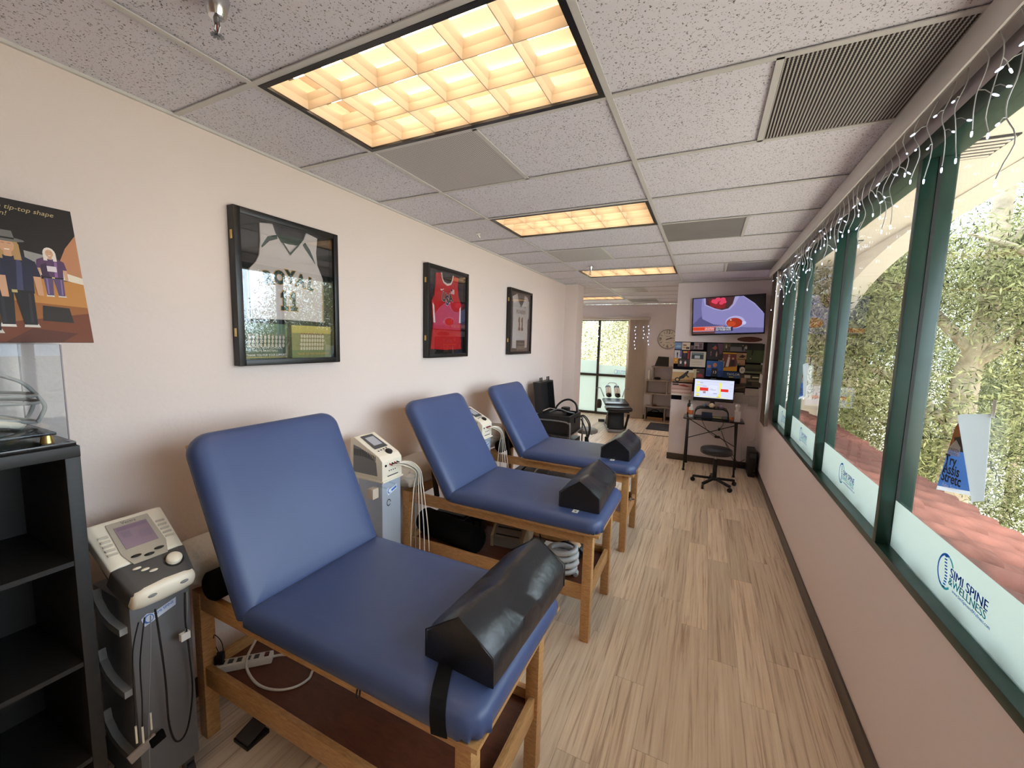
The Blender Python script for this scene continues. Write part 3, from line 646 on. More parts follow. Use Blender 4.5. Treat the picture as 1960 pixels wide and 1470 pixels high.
# velcro strap over the foot corner of the nearest table
mb = MB(); pa = [(1.505, -0.080, 0.7895), (1.52, -0.115, 0.7895), (1.538, -0.155, 0.7885), (1.552, -0.183, 0.783), (1.562, -0.2005, 0.7695), (1.569, -0.2095, 0.750), (1.573, -0.2125, 0.732), (1.576, -0.2125, 0.706)]
no = [(0, 0, 1), (0, 0, 1), (0, -0.15, 1), (0, -0.45, 0.9), (0, -0.8, 0.6), (0, -0.95, 0.3), (0, -1, 0), (0, -1, 0)]
for i in range(len(pa)-1):
    a, b = Vector(pa[i]), Vector(pa[i+1]); da = Vector((0.024, 0.004, 0)); na, nb_ = Vector(no[i]).normalized()*0.003, Vector(no[i+1]).normalized()*0.003
    q = [a-da, a+da, b+da, b-da]; mb.add(q+[q[0]+na, q[1]+na, q[2]+nb_, q[3]+nb_], [(3, 2, 1, 0), (4, 5, 6, 7), (0, 1, 5, 4), (1, 2, 6, 5), (2, 3, 7, 6), (3, 0, 4, 7)])
mb.build('strap', mat('black_webbing', (28, 27, 28), 0.85, spec=0.1), t1)
MB().tube([(1.26, -0.205, 0.705), (1.262, -0.212, 0.69), (1.268, -0.212, 0.683), (1.272, -0.208, 0.69), (1.27, -0.203, 0.705)], 0.003, 6).build('hook', M_BLACK, t1, smooth=40)
# clamp hanging at the far table's legs
MB().tube([(1.625, 2.70, 0.70), (1.627, 2.70, 0.45), (1.63, 2.70, 0.36)], 0.004, 6).cyl((1.63, 2.66, 0.37), (1.63, 2.74, 0.37), 0.006, n=8).cyl((1.60, 2.70, 0.36), (1.66, 2.70, 0.375), 0.007, n=8).build('clamp', M_STEEL, t3, smooth=40)

def foot_pillow(label, x, y, ln, rz, tagged):
    t = thing('foot_pillow', label, 'pillow', (x, y, ZT+0.0025), rz, 'black house shaped foot pillows')
    w = 0.125; N = 16; rings = []
    for i in range(N+1):
        s = i/N; yy = s*ln; e = math.sin(math.pi*s); sag = -0.022*math.exp(-((s-0.45)/0.16)**2)*(1 if ln > 0.5 else .7)-0.006*e
        wob = 0.004*math.sin(i*2.1)
        prof = [(-w, 0.0), (-w-0.004*e, 0.05), (-w+0.002+wob*0.3, 0.095), (-w*0.5, 0.142+sag*0.7), (-0.012, 0.178+sag+0.002), (0.0, 0.182+sag), (0.012, 0.178+sag), (w*0.5, 0.142+sag*0.7+wob*0.4), (w-0.002-wob*0.3, 0.098), (w+0.006*e+wob*0.5, 0.05), (w, 0.0)]
        ins = 0.006 if i in (0, N) else 0
        rings.append([(a*(1-ins*4), yy, max(0.0, b-ins*(b > 0.01))) for a, b in prof])
    MB().rings(rings).build('cover', M_BLACKV, t, smooth=55, local=True)
    for yy in (0.0, ln):
        MB().tube([(-w, yy, 0.003), (-w, yy, 0.094), (0, yy, 0.18), (w, yy, 0.097), (w, yy, 0.003)], 0.0025, 6).build('piping', M_BLACK, t, smooth=60, local=True)
    if tagged:
        tg = MB().box((-0.03, -0.045, 0.0), (0.005, -0.002, 0.0012)).build('care_tag', M_PAPER, t, local=True)
        MB().ell((-0.012, -0.025, 0.0016), (0.008, 0.007, 0.0006), 10, 4).build('tag_mark', M_BLACK, tg, local=True)
    return t
foot_pillow('long black vinyl foot pillow on the nearest blue table', 1.552, -0.085, 0.575, R(-2.5), False)
foot_pillow('black foot pillow with a white tag on the middle blue table', 1.535, 1.262, 0.52, R(1), True)
foot_pillow('black foot pillow on the farthest blue table', 1.505, 2.465, 0.50, R(-3), True)

# ---- things at the head ends of the tables
def linen(label, x, y, z, sx, sy, sz, seed, rz=0):
    r_ = random.Random(seed); o = MB(); n, k = 22, 10; vs = []
    for a in range(k+1):
        ph = math.pi*a/k
        for i in range(n):
            th = 2*math.pi*i/n; c, s = math.cos(th), math.sin(th); ee = 0.45
            q = max(1e-3, math.sin(ph))**0.6; w = 1+0.05*math.sin(5*th+seed)+0.04*math.sin(9*th+3*ph)
            vs.append((sx*q*math.copysign(abs(c)**ee, c)*w, sy*q*math.copysign(abs(s)**ee, s)*w, sz*(-math.cos(ph))+sz))
    o.add(vs, [(a*n+i, a*n+(i+1) % n, (a+1)*n+(i+1) % n, (a+1)*n+i) for a in range(k) for i in range(n)])
    b = o.build('bed_pillow', M_LINEN, None, smooth=60, local=True); b.location = (x, y, z); b.rotation_euler = (0, 0, rz)
    return tag(b, label, 'pillow', 'white pillows at the table heads')
linen('crumpled white pillow behind the nearest table, beside the grey stimulator cart', 0.165, 0.06, 0.692, 0.145, 0.26, 0.085, 1)
linen('crumpled white pillow behind the middle table head, beside the tall white stimulator', 0.185, 1.43, 0.692, 0.16, 0.30, 0.095, 5)
linen('white pillow behind the farthest table head', 0.165, 2.66, 0.692, 0.145, 0.26, 0.11, 9)
o = MB(); o.lathe([(0.001, 0), (0.05, 0.0), (0.062, 0.012), (0.062, 0.40), (0.05, 0.412), (0.001, 0.412)], (0, 0, 0), 20, ax=(0, 1, 0))
b = o.build('roll_bolster', M_BLACKF, None, smooth=50, local=True); b.location = (0.385, -0.165, 0.752); tag(b, 'black roll bolster wedged behind the nearest backrest', 'bolster')
c_ = b.copy(); COL.objects.link(c_); c_.location = (0.385, 2.44, 0.752); tag(c_, 'black roll bolster wedged behind the farthest backrest', 'bolster')

# ---- power strip on the nearest table's shelf
zs_ = 0.3005; d_ = Vector((0.72, 0.69, 0)).normalized(); n_ = Vector((-d_.y, d_.x, 0)); c0 = Vector((0.375, -0.035, zs_+0.017))
t = thing('power_strip', 'white power strip with a looping cord on the nearest table shelf', 'power strip', (0.375, -0.035, zs_))
MB().obox(c0, d_*0.115, n_*0.024, Vector((0, 0, 0.0165))).build('body', M_WHITE, t, bevel=0.006)
for i in range(5): MB().obox(c0-d_*(0.085-0.034*i)+Vector((0, 0, 0.017)), d_*0.010, n_*0.013, Vector((0, 0, 0.0006))).build('socket', M_DGREY, t)
MB().obox(c0+d_*0.092+Vector((0, 0, 0.018)), d_*0.009, n_*0.011, Vector((0, 0, 0.004))).build('switch', mat('switch_red', (90, 30, 26), 0.4), t)
lp = [on(340+a*560/1960, 1150+b*320/1120, 2, 0.307) for a, b in ((470, 470), (520, 545), (590, 585), (690, 597), (800, 572), (880, 520), (945, 445))]
MB().tube(catmull([(0.545, -0.02, 0.60), (0.50, -0.04, 0.50), (0.44, -0.06, 0.38), lp[0]]+lp[1:]+[(0.86, 0.20, 0.307), (0.80, 0.27, 0.307)], 6), 0.0055, 8).build('cord', M_WHITE, t, smooth=60)
MB().tube(catmull([c0+d_*0.113, c0+d_*0.15+n_*0.0, (0.56, 0.13, 0.307), (0.66, 0.20, 0.307), (0.80, 0.24, 0.307)], 6), 0.0055, 8).build('cord', M_WHITE, t, smooth=60)
t = thing('plug_adapter', 'small black plug adapter with a thin looped cable at the power strip', 'adapter', (0.31, -0.10, zs_))
MB().obox((0.300, -0.095, zs_+0.053), d_*0.016, n_*0.020, Vector((0, 0, 0.018))).build('body', M_BLACK, t, bevel=0.004)
MB().tube(catmull([(0.30, -0.095, 0.371), (0.285, -0.105, 0.43), (0.30, -0.11, 0.475), (0.32, -0.095, 0.44), (0.315, -0.085, 0.375)], 6), 0.0018, 6).build('cable', M_BLACK, t, smooth=60)

t = thing('foot_pedal', 'small black foot pedal with a thin cable on the floor under the nearest table', 'pedal', (0.45, -0.06, 0))
MB().box((0.40, -0.11, 0.0), (0.50, -0.01, 0.018)).build('base', M_BLACK, t, bevel=0.004)
MB().ext([(0.405, -0.105, 0.018), (0.495, -0.105, 0.018), (0.495, -0.015, 0.045), (0.405, -0.015, 0.045)], (0, 0.004, 0.008)).build('treadle', M_DGREY, t, bevel=0.003)
MB().tube(catmull([(0.45, -0.01, 0.03), (0.46, 0.01, 0.10), (0.47, 0.0, 0.20), (0.475, 0.0, 0.286)], 6), 0.002, 6).build('cable', M_WHITE, t, smooth=60)
# ---- clutter on the middle table's shelf (top at z = 0.300)
ZS = 0.3005
o = MB().lathe([(0.02, 0), (0.085, 0.0), (0.092, 0.015), (0.092, 0.545), (0.085, 0.56), (0.02, 0.56)], (0, 0, 0), 22, ax=(1, -0.2, 0))
b = o.build('foam_bolster', M_BLACKF, None, smooth=50, local=True); b.location = (0.262, 1.415, ZS+0.0925); tag(b, 'long black half draped foam bolster under the middle table', 'bolster')
t = thing('flat_box', 'flat black box with a blue and white sticker under the middle table', 'box', (0.42, 1.63, ZS))
MB().box((0.30, 1.52, ZS), (0.56, 1.73, ZS+0.13)).build('body', M_BLACK, t, bevel=0.004)
MB().box((0.299, 1.519, ZS+0.10), (0.561, 1.731, ZS+0.104)).build('lid_edge', M_GREY, t)
picture('sticker', t, (0.40, 1.60, ZS+0.1302), (1, 0, 0), (0, 1, 0), [((240, 242, 246), rect(0, 0, 0.10, 0.04)), ((60, 110, 190), rect(0.006, 0.014, 0.09, 0.026))])
t = thing('small_charger', 'small black charger cube beside the flat black box', 'charger', (0.64, 1.62, ZS))
MB().box((0.595, 1.58, ZS), (0.68, 1.67, ZS+0.115)).build('body', M_BLACK, t, bevel=0.006)
MB().box((0.62, 1.5785, ZS+0.05), (0.655, 1.58, ZS+0.085)).build('badge', M_DGREY, t)
t = thing('laser_case', 'silver and tan equipment case leaning on the middle table shelf', 'case', (0.945, 1.60, ZS), R(6))
for sx in (-0.125, 0.105): MB().ext([(sx, -0.14, 0), (sx, 0.12, 0), (sx, 0.17, 0.25), (sx, 0.10, 0.27), (sx, -0.14, 0.08)], (0.02, 0, 0)).build('side_panel', mat('tan_side', (172, 152, 122), 0.5), t, local=True)
MB().ext([(-0.104, -0.135, 0.005), (-0.104, 0.115, 0.005), (-0.104, 0.16, 0.24), (-0.104, 0.10, 0.258), (-0.104, -0.135, 0.075)], (0.208, 0, 0)).build('body', mat('silver_case', (150, 146, 138), 0.35, 0.4), t, local=True)
for i in range(5):
    f = i/5; MB().bar((-0.09, -0.12+0.22*f, 0.088+0.176*f), (0.09, -0.12+0.22*f, 0.088+0.176*f), 0.004, 0.012).build('vent_slot', M_BLACK, t, local=True)
t = thing('white_console', 'flat white controller with a black cable on the middle table shelf', 'controller', (1.20, 1.50, ZS))
MB().box((1.095, 1.34, ZS), (1.30, 1.62, ZS+0.055)).build('body', M_WHITE, t, bevel=0.01)
MB().box((1.11, 1.52, ZS+0.055), (1.21, 1.60, ZS+0.066)).build('keypad', M_BLACK, t, bevel=0.003)
MB().ell((1.255, 1.42, ZS+0.056), (0.03, 0.03, 0.006)).build('dial', M_GREY, t, smooth=60)
MB().tube(catmull([(1.18, 1.56, ZS+0.06), (1.20, 1.50, ZS+0.15), (1.24, 1.44, ZS+0.10), (1.28, 1.40, ZS+0.06)], 6), 0.004, 6).build('cable', M_BLACK, t, smooth=60)
t = thing('handheld_massager', 'black and beige handheld device at the foot of the middle table shelf', 'massager', (1.43, 1.575, ZS))
MB().ell((1.43, 1.575, ZS+0.06), (0.085, 0.10, 0.06)).build('body', M_BLACK, t, smooth=60)
MB().ell((1.43, 1.56, ZS+0.096), (0.055, 0.06, 0.028)).build('pad', mat('beige_pad', (206, 172, 140), 0.5), t, smooth=60)
MB().tube(catmull([(1.36, 1.54, ZS+0.06), (1.35, 1.50, ZS+0.12), (1.40, 1.48, ZS+0.15), (1.48, 1.48, ZS+0.13), (1.50, 1.53, ZS+0.07)], 6), 0.008, 8).build('grip', M_BLACK, t, smooth=60)
mb = MB(); cc = Vector((1.42, 1.345, 0))
pts = [(cc.x+(0.090+0.006*math.sin(i*0.7))*math.cos(i*0.42), cc.y+(0.072+0.005*math.cos(i*0.9))*math.sin(i*0.42), ZS+0.02+0.0028*i) for i in range(62)]
b = MB().tube(pts, 0.017, 8).build('hose_coil', mat('pale_grey_hose', (190, 194, 196), 0.4), None, smooth=60); tag(b, 'coil of pale grey hose on the middle table shelf by the leg', 'hose')
pts = [(1.19+0.06*math.cos(i*0.4), 1.285+0.035*math.sin(i*0.4), ZS+0.006+0.0011*i) for i in range(48)]
b = MB().tube(pts, 0.005, 6).build('black_cable_coil', M_BLACK, None, smooth=60); tag(b, 'coil of thin black cable on the middle table shelf', 'cable')
# under the farthest table
t = thing('storage_tub', 'dark plastic tub of loose cables under the farthest table', 'tub', (0.75, 2.68, ZS))
MB().rings([[(0.45, 2.50, ZS), (1.05, 2.50, ZS), (1.05, 2.86, ZS), (0.45, 2.86, ZS)], [(0.43, 2.48, ZS+0.16), (1.07, 2.48, ZS+0.16), (1.07, 2.88, ZS+0.16), (0.43, 2.88, ZS+0.16)]]).build('body', M_DGREY, t)
for i in range(3): MB().tube(catmull([(0.55+0.15*i, 2.55, ZS+0.17), (0.62+0.12*i, 2.6, ZS+0.25), (0.7+0.1*i, 2.7, ZS+0.22), (0.66+0.15*i, 2.8, ZS+0.17)], 6), 0.008, 6).build('cable', (M_BLACK, M_WHITE, M_GREY)[i], t, smooth=60)

# ================================================================== STIMULATORS
def stim_cart1():
    t = thing('stimulator_cart', 'grey two tone stimulator with slanted screen on a cart, beside the black bookcase', 'stimulator', (0.27, -0.335, 0))
    y0, y1 = -0.435, -0.238
    MB().box((0.12, y0+0.01, 0.085), (0.405, y1, 0.84)).build('cart_body', mat('cart_grey', (106, 106, 108), 0.5), t, bevel=0.012)
    for z in (0.86, 0.62, 0.37):      # curved bins on the side that faces the camera
        zz = z-0.10; pr = [(0.17, zz+0.07), (0.19, zz+0.02), (0.24, zz-0.015), (0.31, zz-0.03), (0.385, zz-0.03), (0.385, zz-0.005), (0.31, zz-0.002), (0.25, zz+0.012), (0.205, zz+0.045), (0.195, zz+0.085)]
        MB().ext([(a, y0+0.012, b) for a, b in pr], (0, -0.024, 0)).build('side_bin', mat('bin_grey', (150, 148, 144), 0.5), t, smooth=30)
    for x in (0.15, 0.375):
        for y in (y0+0.04, y1-0.03):
            w = MB().cyl((x, y-0.012, 0.03), (x, y+0.012, 0.03), 0.03, n=16).build('caster', M_BLACK, t, smooth=40); MB().box((x-0.012, y-0.016, 0.03), (x+0.012, y+0.016, 0.086)).build('caster_fork', M_DGREY, w)
    # console: slanted shell
    A, B = Vector((0.20, 0, 1.095)), Vector((0.505, 0, 0.895)); ux = (B-A).normalized(); up = Vector((-ux.z, 0, ux.x)); uy = Vector((0, 1, 0)); ln = (B-A).length; C0 = Vector((0.20, -0.345, 1.095))
    P = lambda a, b, c: C0+ux*a+uy*b+up*c
    def slab(a0, a1, w0, w1, c0, c1, ins=0.02):
        return [[P(a0, -w0, c0), P(a1, -w1, c0), P(a1, w1, c0), P(a0, w0, c0)], [P(a0, -w0, c1-ins*0.5), P(a1, -w1, c1-ins*0.5), P(a1, w1, c1-ins*0.5), P(a0, w0, c1-ins*0.5)], [P(a0+ins*.3, -w0+ins, c1), P(a1-ins*.3, -w1+ins, c1), P(a1-ins*.3, w1-ins, c1), P(a0+ins*.3, w0-ins, c1)]]
    MB().rings(slab(0, 0.215, 0.118, 0.108, -0.05, 0.0)).build('console_upper', M_CREAM, t, bevel=0.006)
    MB().rings(slab(0.212, ln-0.028, 0.110, 0.092, -0.085, 0.002)).build('console_lower', M_DGREY, t, bevel=0.008)
    MB().ext([P(0.03, -0.10, -0.05), P(0.33, -0.08, -0.05), P(0.30, -0.07, -0.17), P(0.05, -0.09, -0.11)], uy*0.17).build('console_base', M_DGREY, t, bevel=0.006)
    n = MB(); rg = []
    for s, r_ in ((-0.093, 0.55), (-0.086, 0.85), (-0.06, 1.0), (0, 1.06), (0.06, 1.0), (0.086, 0.85), (0.093, 0.55)): rg.append([P(ln-0.030+0.030*r_*math.cos(q), s, -0.042+0.046*r_*math.sin(q)) for q in [R(x) for x in range(0, 360, 24)]])
    n.rings(rg).build('console_nose', M_CREAM, t, smooth=60)
    MB().ext([P(0.025, -0.062, 0.0005), P(0.17, -0.066, 0.0005), P(0.225, -0.05, 0.0005), P(0.225, 0.05, 0.0005), P(0.17, 0.066, 0.0005), P(0.025, 0.062, 0.0005)], up*0.004).build('screen_bezel', mat('bezel_tan', (176, 166, 150), 0.5), t)
    s = MB().ext([P(0.05, -0.048, 0.0045), P(0.155, -0.048, 0.0045), P(0.155, 0.048, 0.0045), P(0.05, 0.048, 0.0045)], up*0.0015).build('screen', mat('lcd_mauve', (150, 128, 140), 0.15, coat=0.6), t)
    picture('screen_image', s, P(0.155, -0.048, 0.0062), uy, -ux, [((126, 104, 122), rect(0.004, 0.085, 0.092, 0.10)), ((130, 110, 126), rect(0.01, 0.05, 0.035, 0.075)), ((130, 110, 126), rect(0.055, 0.03, 0.088, 0.062))], 0.0003)
    for sd in (-1, 1):
        for q in range(5): MB().obox(P(0.075+0.02*q, sd*0.084, 0.002), ux*0.004, uy*0.014, up*0.003).build('soft_key', mat('soft_key', (196, 186, 170), 0.5), t, bevel=0.002)
    for q in range(3): MB().ell(P(0.195+0.012*abs(q-1)*-1+0.012, (q-1)*0.034, 0.006), (0.010, 0.016, 0.004), 12, 6).build('arrow_key', M_BLACK, t, smooth=60)
    for q in range(3): MB().ell(P(0.245+0.016*q, -0.05+0.018*q, 0.004), (0.008, 0.013, 0.004), 12, 6).build('oval_key', M_CREAM, t, smooth=60)
    kb = MB().cyl(P(0.265, 0.052, 0.0), P(0.265, 0.052, 0.004), 0.030, n=24).build('knob_ring', M_BLACK, t, smooth=40)
    MB().lathe([(0.001, 0.018), (0.020, 0.017), (0.024, 0.012), (0.024, 0.0)][::-1], P(0.265, 0.052, 0.004), 22, ax=up).build('knob', M_CREAM, t, smooth=50)
    for yy in (-0.045, 0.05): MB().ell(P(ln-0.006, yy, -0.014), (0.006, 0.014, 0.006), 10, 6).build('finger_slot', M_GREY, t, smooth=60)
    text('console_name', 'Vectra', 0.018, M_DGREY, t, P(0.042, -0.022, 0.005), uy, -ux, squeeze=0.9)
    lg = picture('cart_sticker', t, (0.4065, -0.385, 0.735), (0, 1, 0.28), (0, -0.28, 1), [((206, 214, 228), [(0, 0), (0.10, 0.002), (0.11, 0.03), (0.035, 0.03), (0.02, 0.042), (0, 0.035)]), ((66, 110, 182), disc(0.018, 0.02, 0.016, 0.017)), ((206, 214, 228), disc(0.02, 0.02, 0.011, 0.013))])
    text('sticker_lettering', 'SIMI SPINE', 0.014, M_BLUEINK, lg, (0.4085, -0.355, 0.760), (0, 1, 0.28), (0, -0.28, 1))
    # leads
    leads = [([(0.47, -0.425, 0.80), (0.455, -0.44, 0.70), (0.45, -0.445, 0.55), (0.45, -0.447, 0.42)], 0.0022, M_BLACK), ([(0.475, -0.41, 0.81), (0.46, -0.425, 0.65), (0.452, -0.425, 0.50), (0.452, -0.43, 0.40)], 0.0022, M_BLACK),
             ([(0.48, -0.395, 0.81), (0.465, -0.40, 0.62), (0.455, -0.41, 0.45), (0.45, -0.42, 0.16)], 0.002, M_GREY),
             ([(0.49, -0.385, 0.83), (0.47, -0.37, 0.70), (0.452, -0.355, 0.52), (0.445, -0.35, 0.33), (0.445, -0.33, 0.24), (0.445, -0.295, 0.26), (0.445, -0.27, 0.40), (0.45, -0.275, 0.58), (0.47, -0.29, 0.72), (0.49, -0.295, 0.84)], 0.0035, M_BLACK),
             ([(0.495, -0.29, 0.84), (0.475, -0.285, 0.74), (0.46, -0.29, 0.66)], 0.002, M_GREY)]
    for p, r_, m_ in leads: MB().tube(catmull(p, 6), r_, 6).build('lead_wire', m_, t, smooth=60)
    for x, y, z in ((0.45, -0.447, 0.385), (0.452, -0.43, 0.37), (0.452, -0.405, 0.40)): MB().cyl((x, y, z+0.03), (x, y, z-0.035), 0.0032, n=8).build('lead_tip', M_CREAM, t, smooth=40)
    MB().obox((0.45, -0.432, 0.315), (0.006, 0, 0), (0, 0.040, 0.012), (0, -0.005, 0.016)).build('electrode_pad', mat('pad_tan', (150, 138, 128), 0.7), t, bevel=0.004)
    MB().obox((0.455, -0.392, 0.318), (0.008, 0, 0), (0, 0.022, 0.004), (0, -0.003, 0.018)).build('electrode_pad', M_BLACKF, t, bevel=0.004)
    MB().box((0.452, -0.305, 0.64), (0.468, -0.275, 0.668)).build('wire_tag', M_PAPER, t)
    return t
stim_cart1()
def stim_cart2(label, x0, y0, full=True):
    t = thing('stimulator_tower', label, 'stimulator', (x0+0.12, y0+0.09, 0), 0, 'slim white stimulators on silver columns')
    y1 = y0+0.178; xf = x0+0.265
    MB().box((x0+0.06, y0+0.004, 0.05), (xf-0.006, y1-0.004, 0.905)).build('column', M_SILVER, t, bevel=0.008)
    MB().box((x0+0.02, y0-0.03, 0.012), (xf+0.06, y1+0.03, 0.05)).build('foot', M_GREY, t, bevel=0.01)
    pr = [(xf, 0.905), (xf, 1.030), (xf-0.028, 1.059), (xf-0.235, 1.160), (xf-0.268, 1.154), (xf-0.275, 0.95), (xf-0.25, 0.905)]
    MB().ext([(a, y0, b) for a, b in pr], (0, y1-y0, 0)).build('console', M_CREAM, t, bevel=0.006)
    pr2 = [(xf-0.04, 0.935), (xf-0.05, 1.02), (xf-0.10, 1.062), (xf-0.18, 1.098), (xf-0.24, 1.112), (xf-0.245, 0.935)]
    g = MB().ext([(a, y0-0.001, b) for a, b in pr2], (0, 0.001, 0)).build('side_grille', M_GREY, t)
    for i in range(14): a = xf-0.235+0.0135*i; MB().box((a, y0-0.0025, 1.045-0.0022*max(0, i-6)), (a+0.005, y0-0.001, 1.088-0.004*max(0, i-6))).build('grille_slot', M_DGREY, g)
    ux = Vector((0.17, 0, -0.083)).normalized(); up = Vector((0.083, 0, 0.17)).normalized(); O = Vector((xf-0.233, y0+0.089, 1.1535)); P = lambda a, b, c=0.0: O+ux*a+Vector((0, 1, 0))*b+up*c
    b = MB().ext([P(0.01, -0.05, 0.006), P(0.155, -0.055, 0.008), P(0.155, 0.055, 0.008), P(0.01, 0.05, 0.006)], up*0.003).build('screen_bezel', M_DGREY, t)
    MB().ext([P(0.035, -0.036, 0.0098), P(0.125, -0.036, 0.0108), P(0.125, 0.036, 0.0108), P(0.035, 0.036, 0.0098)], up*0.001).build('screen', mat('lcd_grey', (176, 176, 184), 0.2), b)
    for q in range(4): MB().ell(P(0.177-0.004*q, -0.045+0.026*q, 0.006), (0.007, 0.007, 0.003), 10, 5).build('key', M_DGREY, t, smooth=60)
    MB().lathe([(0.024, 0), (0.024, 0.014), (0.018, 0.018), (0.001, 0.018)], P(0.205, 0.018, 0.0), 18, ax=up).build('knob', M_BLACK, t, smooth=50)
    for q in range(4):
        s = MB().cyl((xf-0.002, y0+0.065+0.022*q, 1.005), (xf+0.02, y0+0.065+0.022*q, 1.0), 0.005, n=8).build('lead_plug', mat('plug_red', (150, 36, 44), 0.4) if q % 2 == 0 else M_BLACK, t, smooth=40)
    MB().cyl((xf-0.001, y0+0.03, 1.0), (xf+0.003, y0+0.03, 1.0), 0.008, n=12).build('socket', M_BLACK, t, smooth=40)
    for q in range(4): MB().cyl((xf-0.001, y0+0.06+0.018*q, 0.962), (xf+0.002, y0+0.06+0.018*q, 0.962), 0.004, n=8).build('port', M_BLACK, t)
    MB().box((xf-0.001, y0+0.045, 0.925), (xf+0.002, y0+0.14, 0.931)).build('card_slot', M_DGREY, t)
    MB().box((x0+0.05, y0-0.004, 0.896), (xf+0.01, y1+0.004, 0.908)).build('tray_lip', M_CREAM, t, bevel=0.003)
    for yy, w_ in ((y0-0.02, 0.1), (y1+0.005, 0.1)): MB().tube(catmull([(xf-0.02, yy, 0.885), (xf+0.05, yy+0.0, 0.882), (xf+0.075, yy+w_*0.4, 0.884), (xf+0.05, yy+w_*0.75, 0.886), (xf-0.01, yy+w_*0.8, 0.888)], 6), 0.006, 8).build('lead_hook', M_ACRYL, t, smooth=60)
    MB().box((xf-0.08, y0-0.05, 0.80), (xf-0.03, y0, 0.865)).build('side_cup', mat('cup_tan', (206, 190, 170), 0.5), t, bevel=0.004)
    st = picture('column_sticker', t, (xf-0.0055, y0+0.055, 0.80), (0, 1, 0.3), (0, -0.3, 1), [((232, 238, 246), [(0, 0), (0.085, 0.0), (0.09, 0.03), (0.03, 0.03), (0.015, 0.05), (0, 0.04)]), ((60, 110, 196), disc(0.016, 0.022, 0.013, 0.018)), ((232, 238, 246), disc(0.019, 0.022, 0.009, 0.013)), ((60, 110, 196), rect(0.034, 0.008, 0.082, 0.022))])
    mk = MB(); c = Vector((xf-0.0052, y0+0.06, 0.752))
    for i in range(18):
        a, b2 = 2*math.pi*i/20, 2*math.pi*(i+1)/20; mk.face([c+Vector((0, 0.019*s*math.cos(q), 0.024*s*math.sin(q))) for q, s in ((a, 1), (b2, 1), (b2, .68), (a, .68))])
    mk.build('round_mark', M_DGREY, t)
    for q in range(5):
        yy = y0+0.075+0.02*q; e = (xf+0.075, y1+0.05+0.012*q)
        MB().tube(catmull([(xf+0.02, yy, 1.0), (xf+0.055, yy+0.06, 0.985), (e[0], e[1], 0.915), (e[0]+0.01*(q-2), e[1]+0.004, 0.80), (e[0]-0.03+0.025*q, e[1]-0.01, 0.55), (e[0]-0.045+0.03*q, e[1], 0.36)], 6), 0.0032, 6).build('lead_wire', (M_CREAM, M_GREY, M_CREAM, M_WHITE, M_CREAM)[q], t, smooth=60)
    return t
stim_cart2('slim white stimulator on a silver column between the nearest and middle tables', 0.145, 0.805)
stim_cart2('slim white stimulator half hidden between the middle and farthest tables', 0.125, 2.08)

# ================================================================== BLACK BOOKCASE, DISPLAY CASE, PHOTO BOARD
t = thing('bookcase', 'tall black open cube bookcase at the left edge of the picture', 'bookcase', (0.215, -0.9, 0))
bx0, bx1, by0, by1, bz = 0.02, 0.415, -1.285, -0.512, 1.437
M_KAL = mat('black_brown_foil', (27, 25, 24), 0.5, vary=(20, 0.2, (1, 1, 8)))
MB().box((bx0, by0, bz-0.036), (bx1, by1, bz)).build('top_panel', M_KAL, t, bevel=0.002)
MB().box((bx0, by0, 0), (bx1, by1, 0.036)).build('bottom_panel', M_KAL, t, bevel=0.002)
for y in (by0, by1-0.036): MB().box((bx0+0.001, y+0.0005, 0.036), (bx1-0.001, y+0.0355, bz-0.036)).build('side_panel', M_KAL, t, bevel=0.002)
MB().box((bx0+0.004, (by0+by1)/2-0.008, 0.036), (bx1-0.004, (by0+by1)/2+0.008, bz-0.036)).build('divider', M_KAL, t)
for z in (0.37, 0.715, 1.062): MB().box((bx0+0.004, by0+0.036, z-0.008), (bx1-0.004, by1-0.036, z+0.008)).build('shelf', M_KAL, t)
MB().box((bx0, by0+0.01, 0.02), (bx0+0.004, by1-0.01, bz-0.02)).build('back_panel', M_KAL, t)
# acrylic display case: black plinth, gold feet, clear box
t = thing('display_case', 'clear acrylic display case with a helmet on top of the bookcase', 'display case', (0.215, -0.74, bz))
MB().box((0.03, -0.98, bz+0.001), (0.40, -0.515, bz+0.012)).build('plinth', mat('plinth_black', (30, 24, 24), 0.15), t, bevel=0.002)
for x in (0.07, 0.355):
    for y in (-0.94, -0.565): MB().cyl((x, y, bz+0.012), (x, y, bz+0.037), 0.016, 0.012, 14).build('gold_foot', M_BRASS, t, smooth=40)
MB().box((0.05, -0.955, bz+0.037), (0.38, -0.55, bz+0.046)).build('upper_deck', mat('plinth_black', (30, 24, 24)), t, bevel=0.002)
q = 0.003; a0, a1, c0, c1, z0, z1 = 0.040, 0.390, -0.97, -0.527, bz+0.0125, 1.752
for aa, bb in (((a0, c0, z0), (a0+q, c1, z1)), ((a1-q, c0, z0), (a1, c1, z1)), ((a0+q, c0, z0), (a1-q, c0+q, z1)), ((a0+q, c1-q, z0), (a1-q, c1, z1)), ((a0, c0, z1), (a1, c1, z1+q))):
    MB().box(aa, bb).build('clear_panel', M_ACRYL, t)
for x in (a0, a1):
    MB().box((x-0.0015, c1-0.002, z0), (x+0.0015, c1+0.001, z1)).build('edge_line', mat('acrylic_edge', (112, 100, 108), 0.3), t)
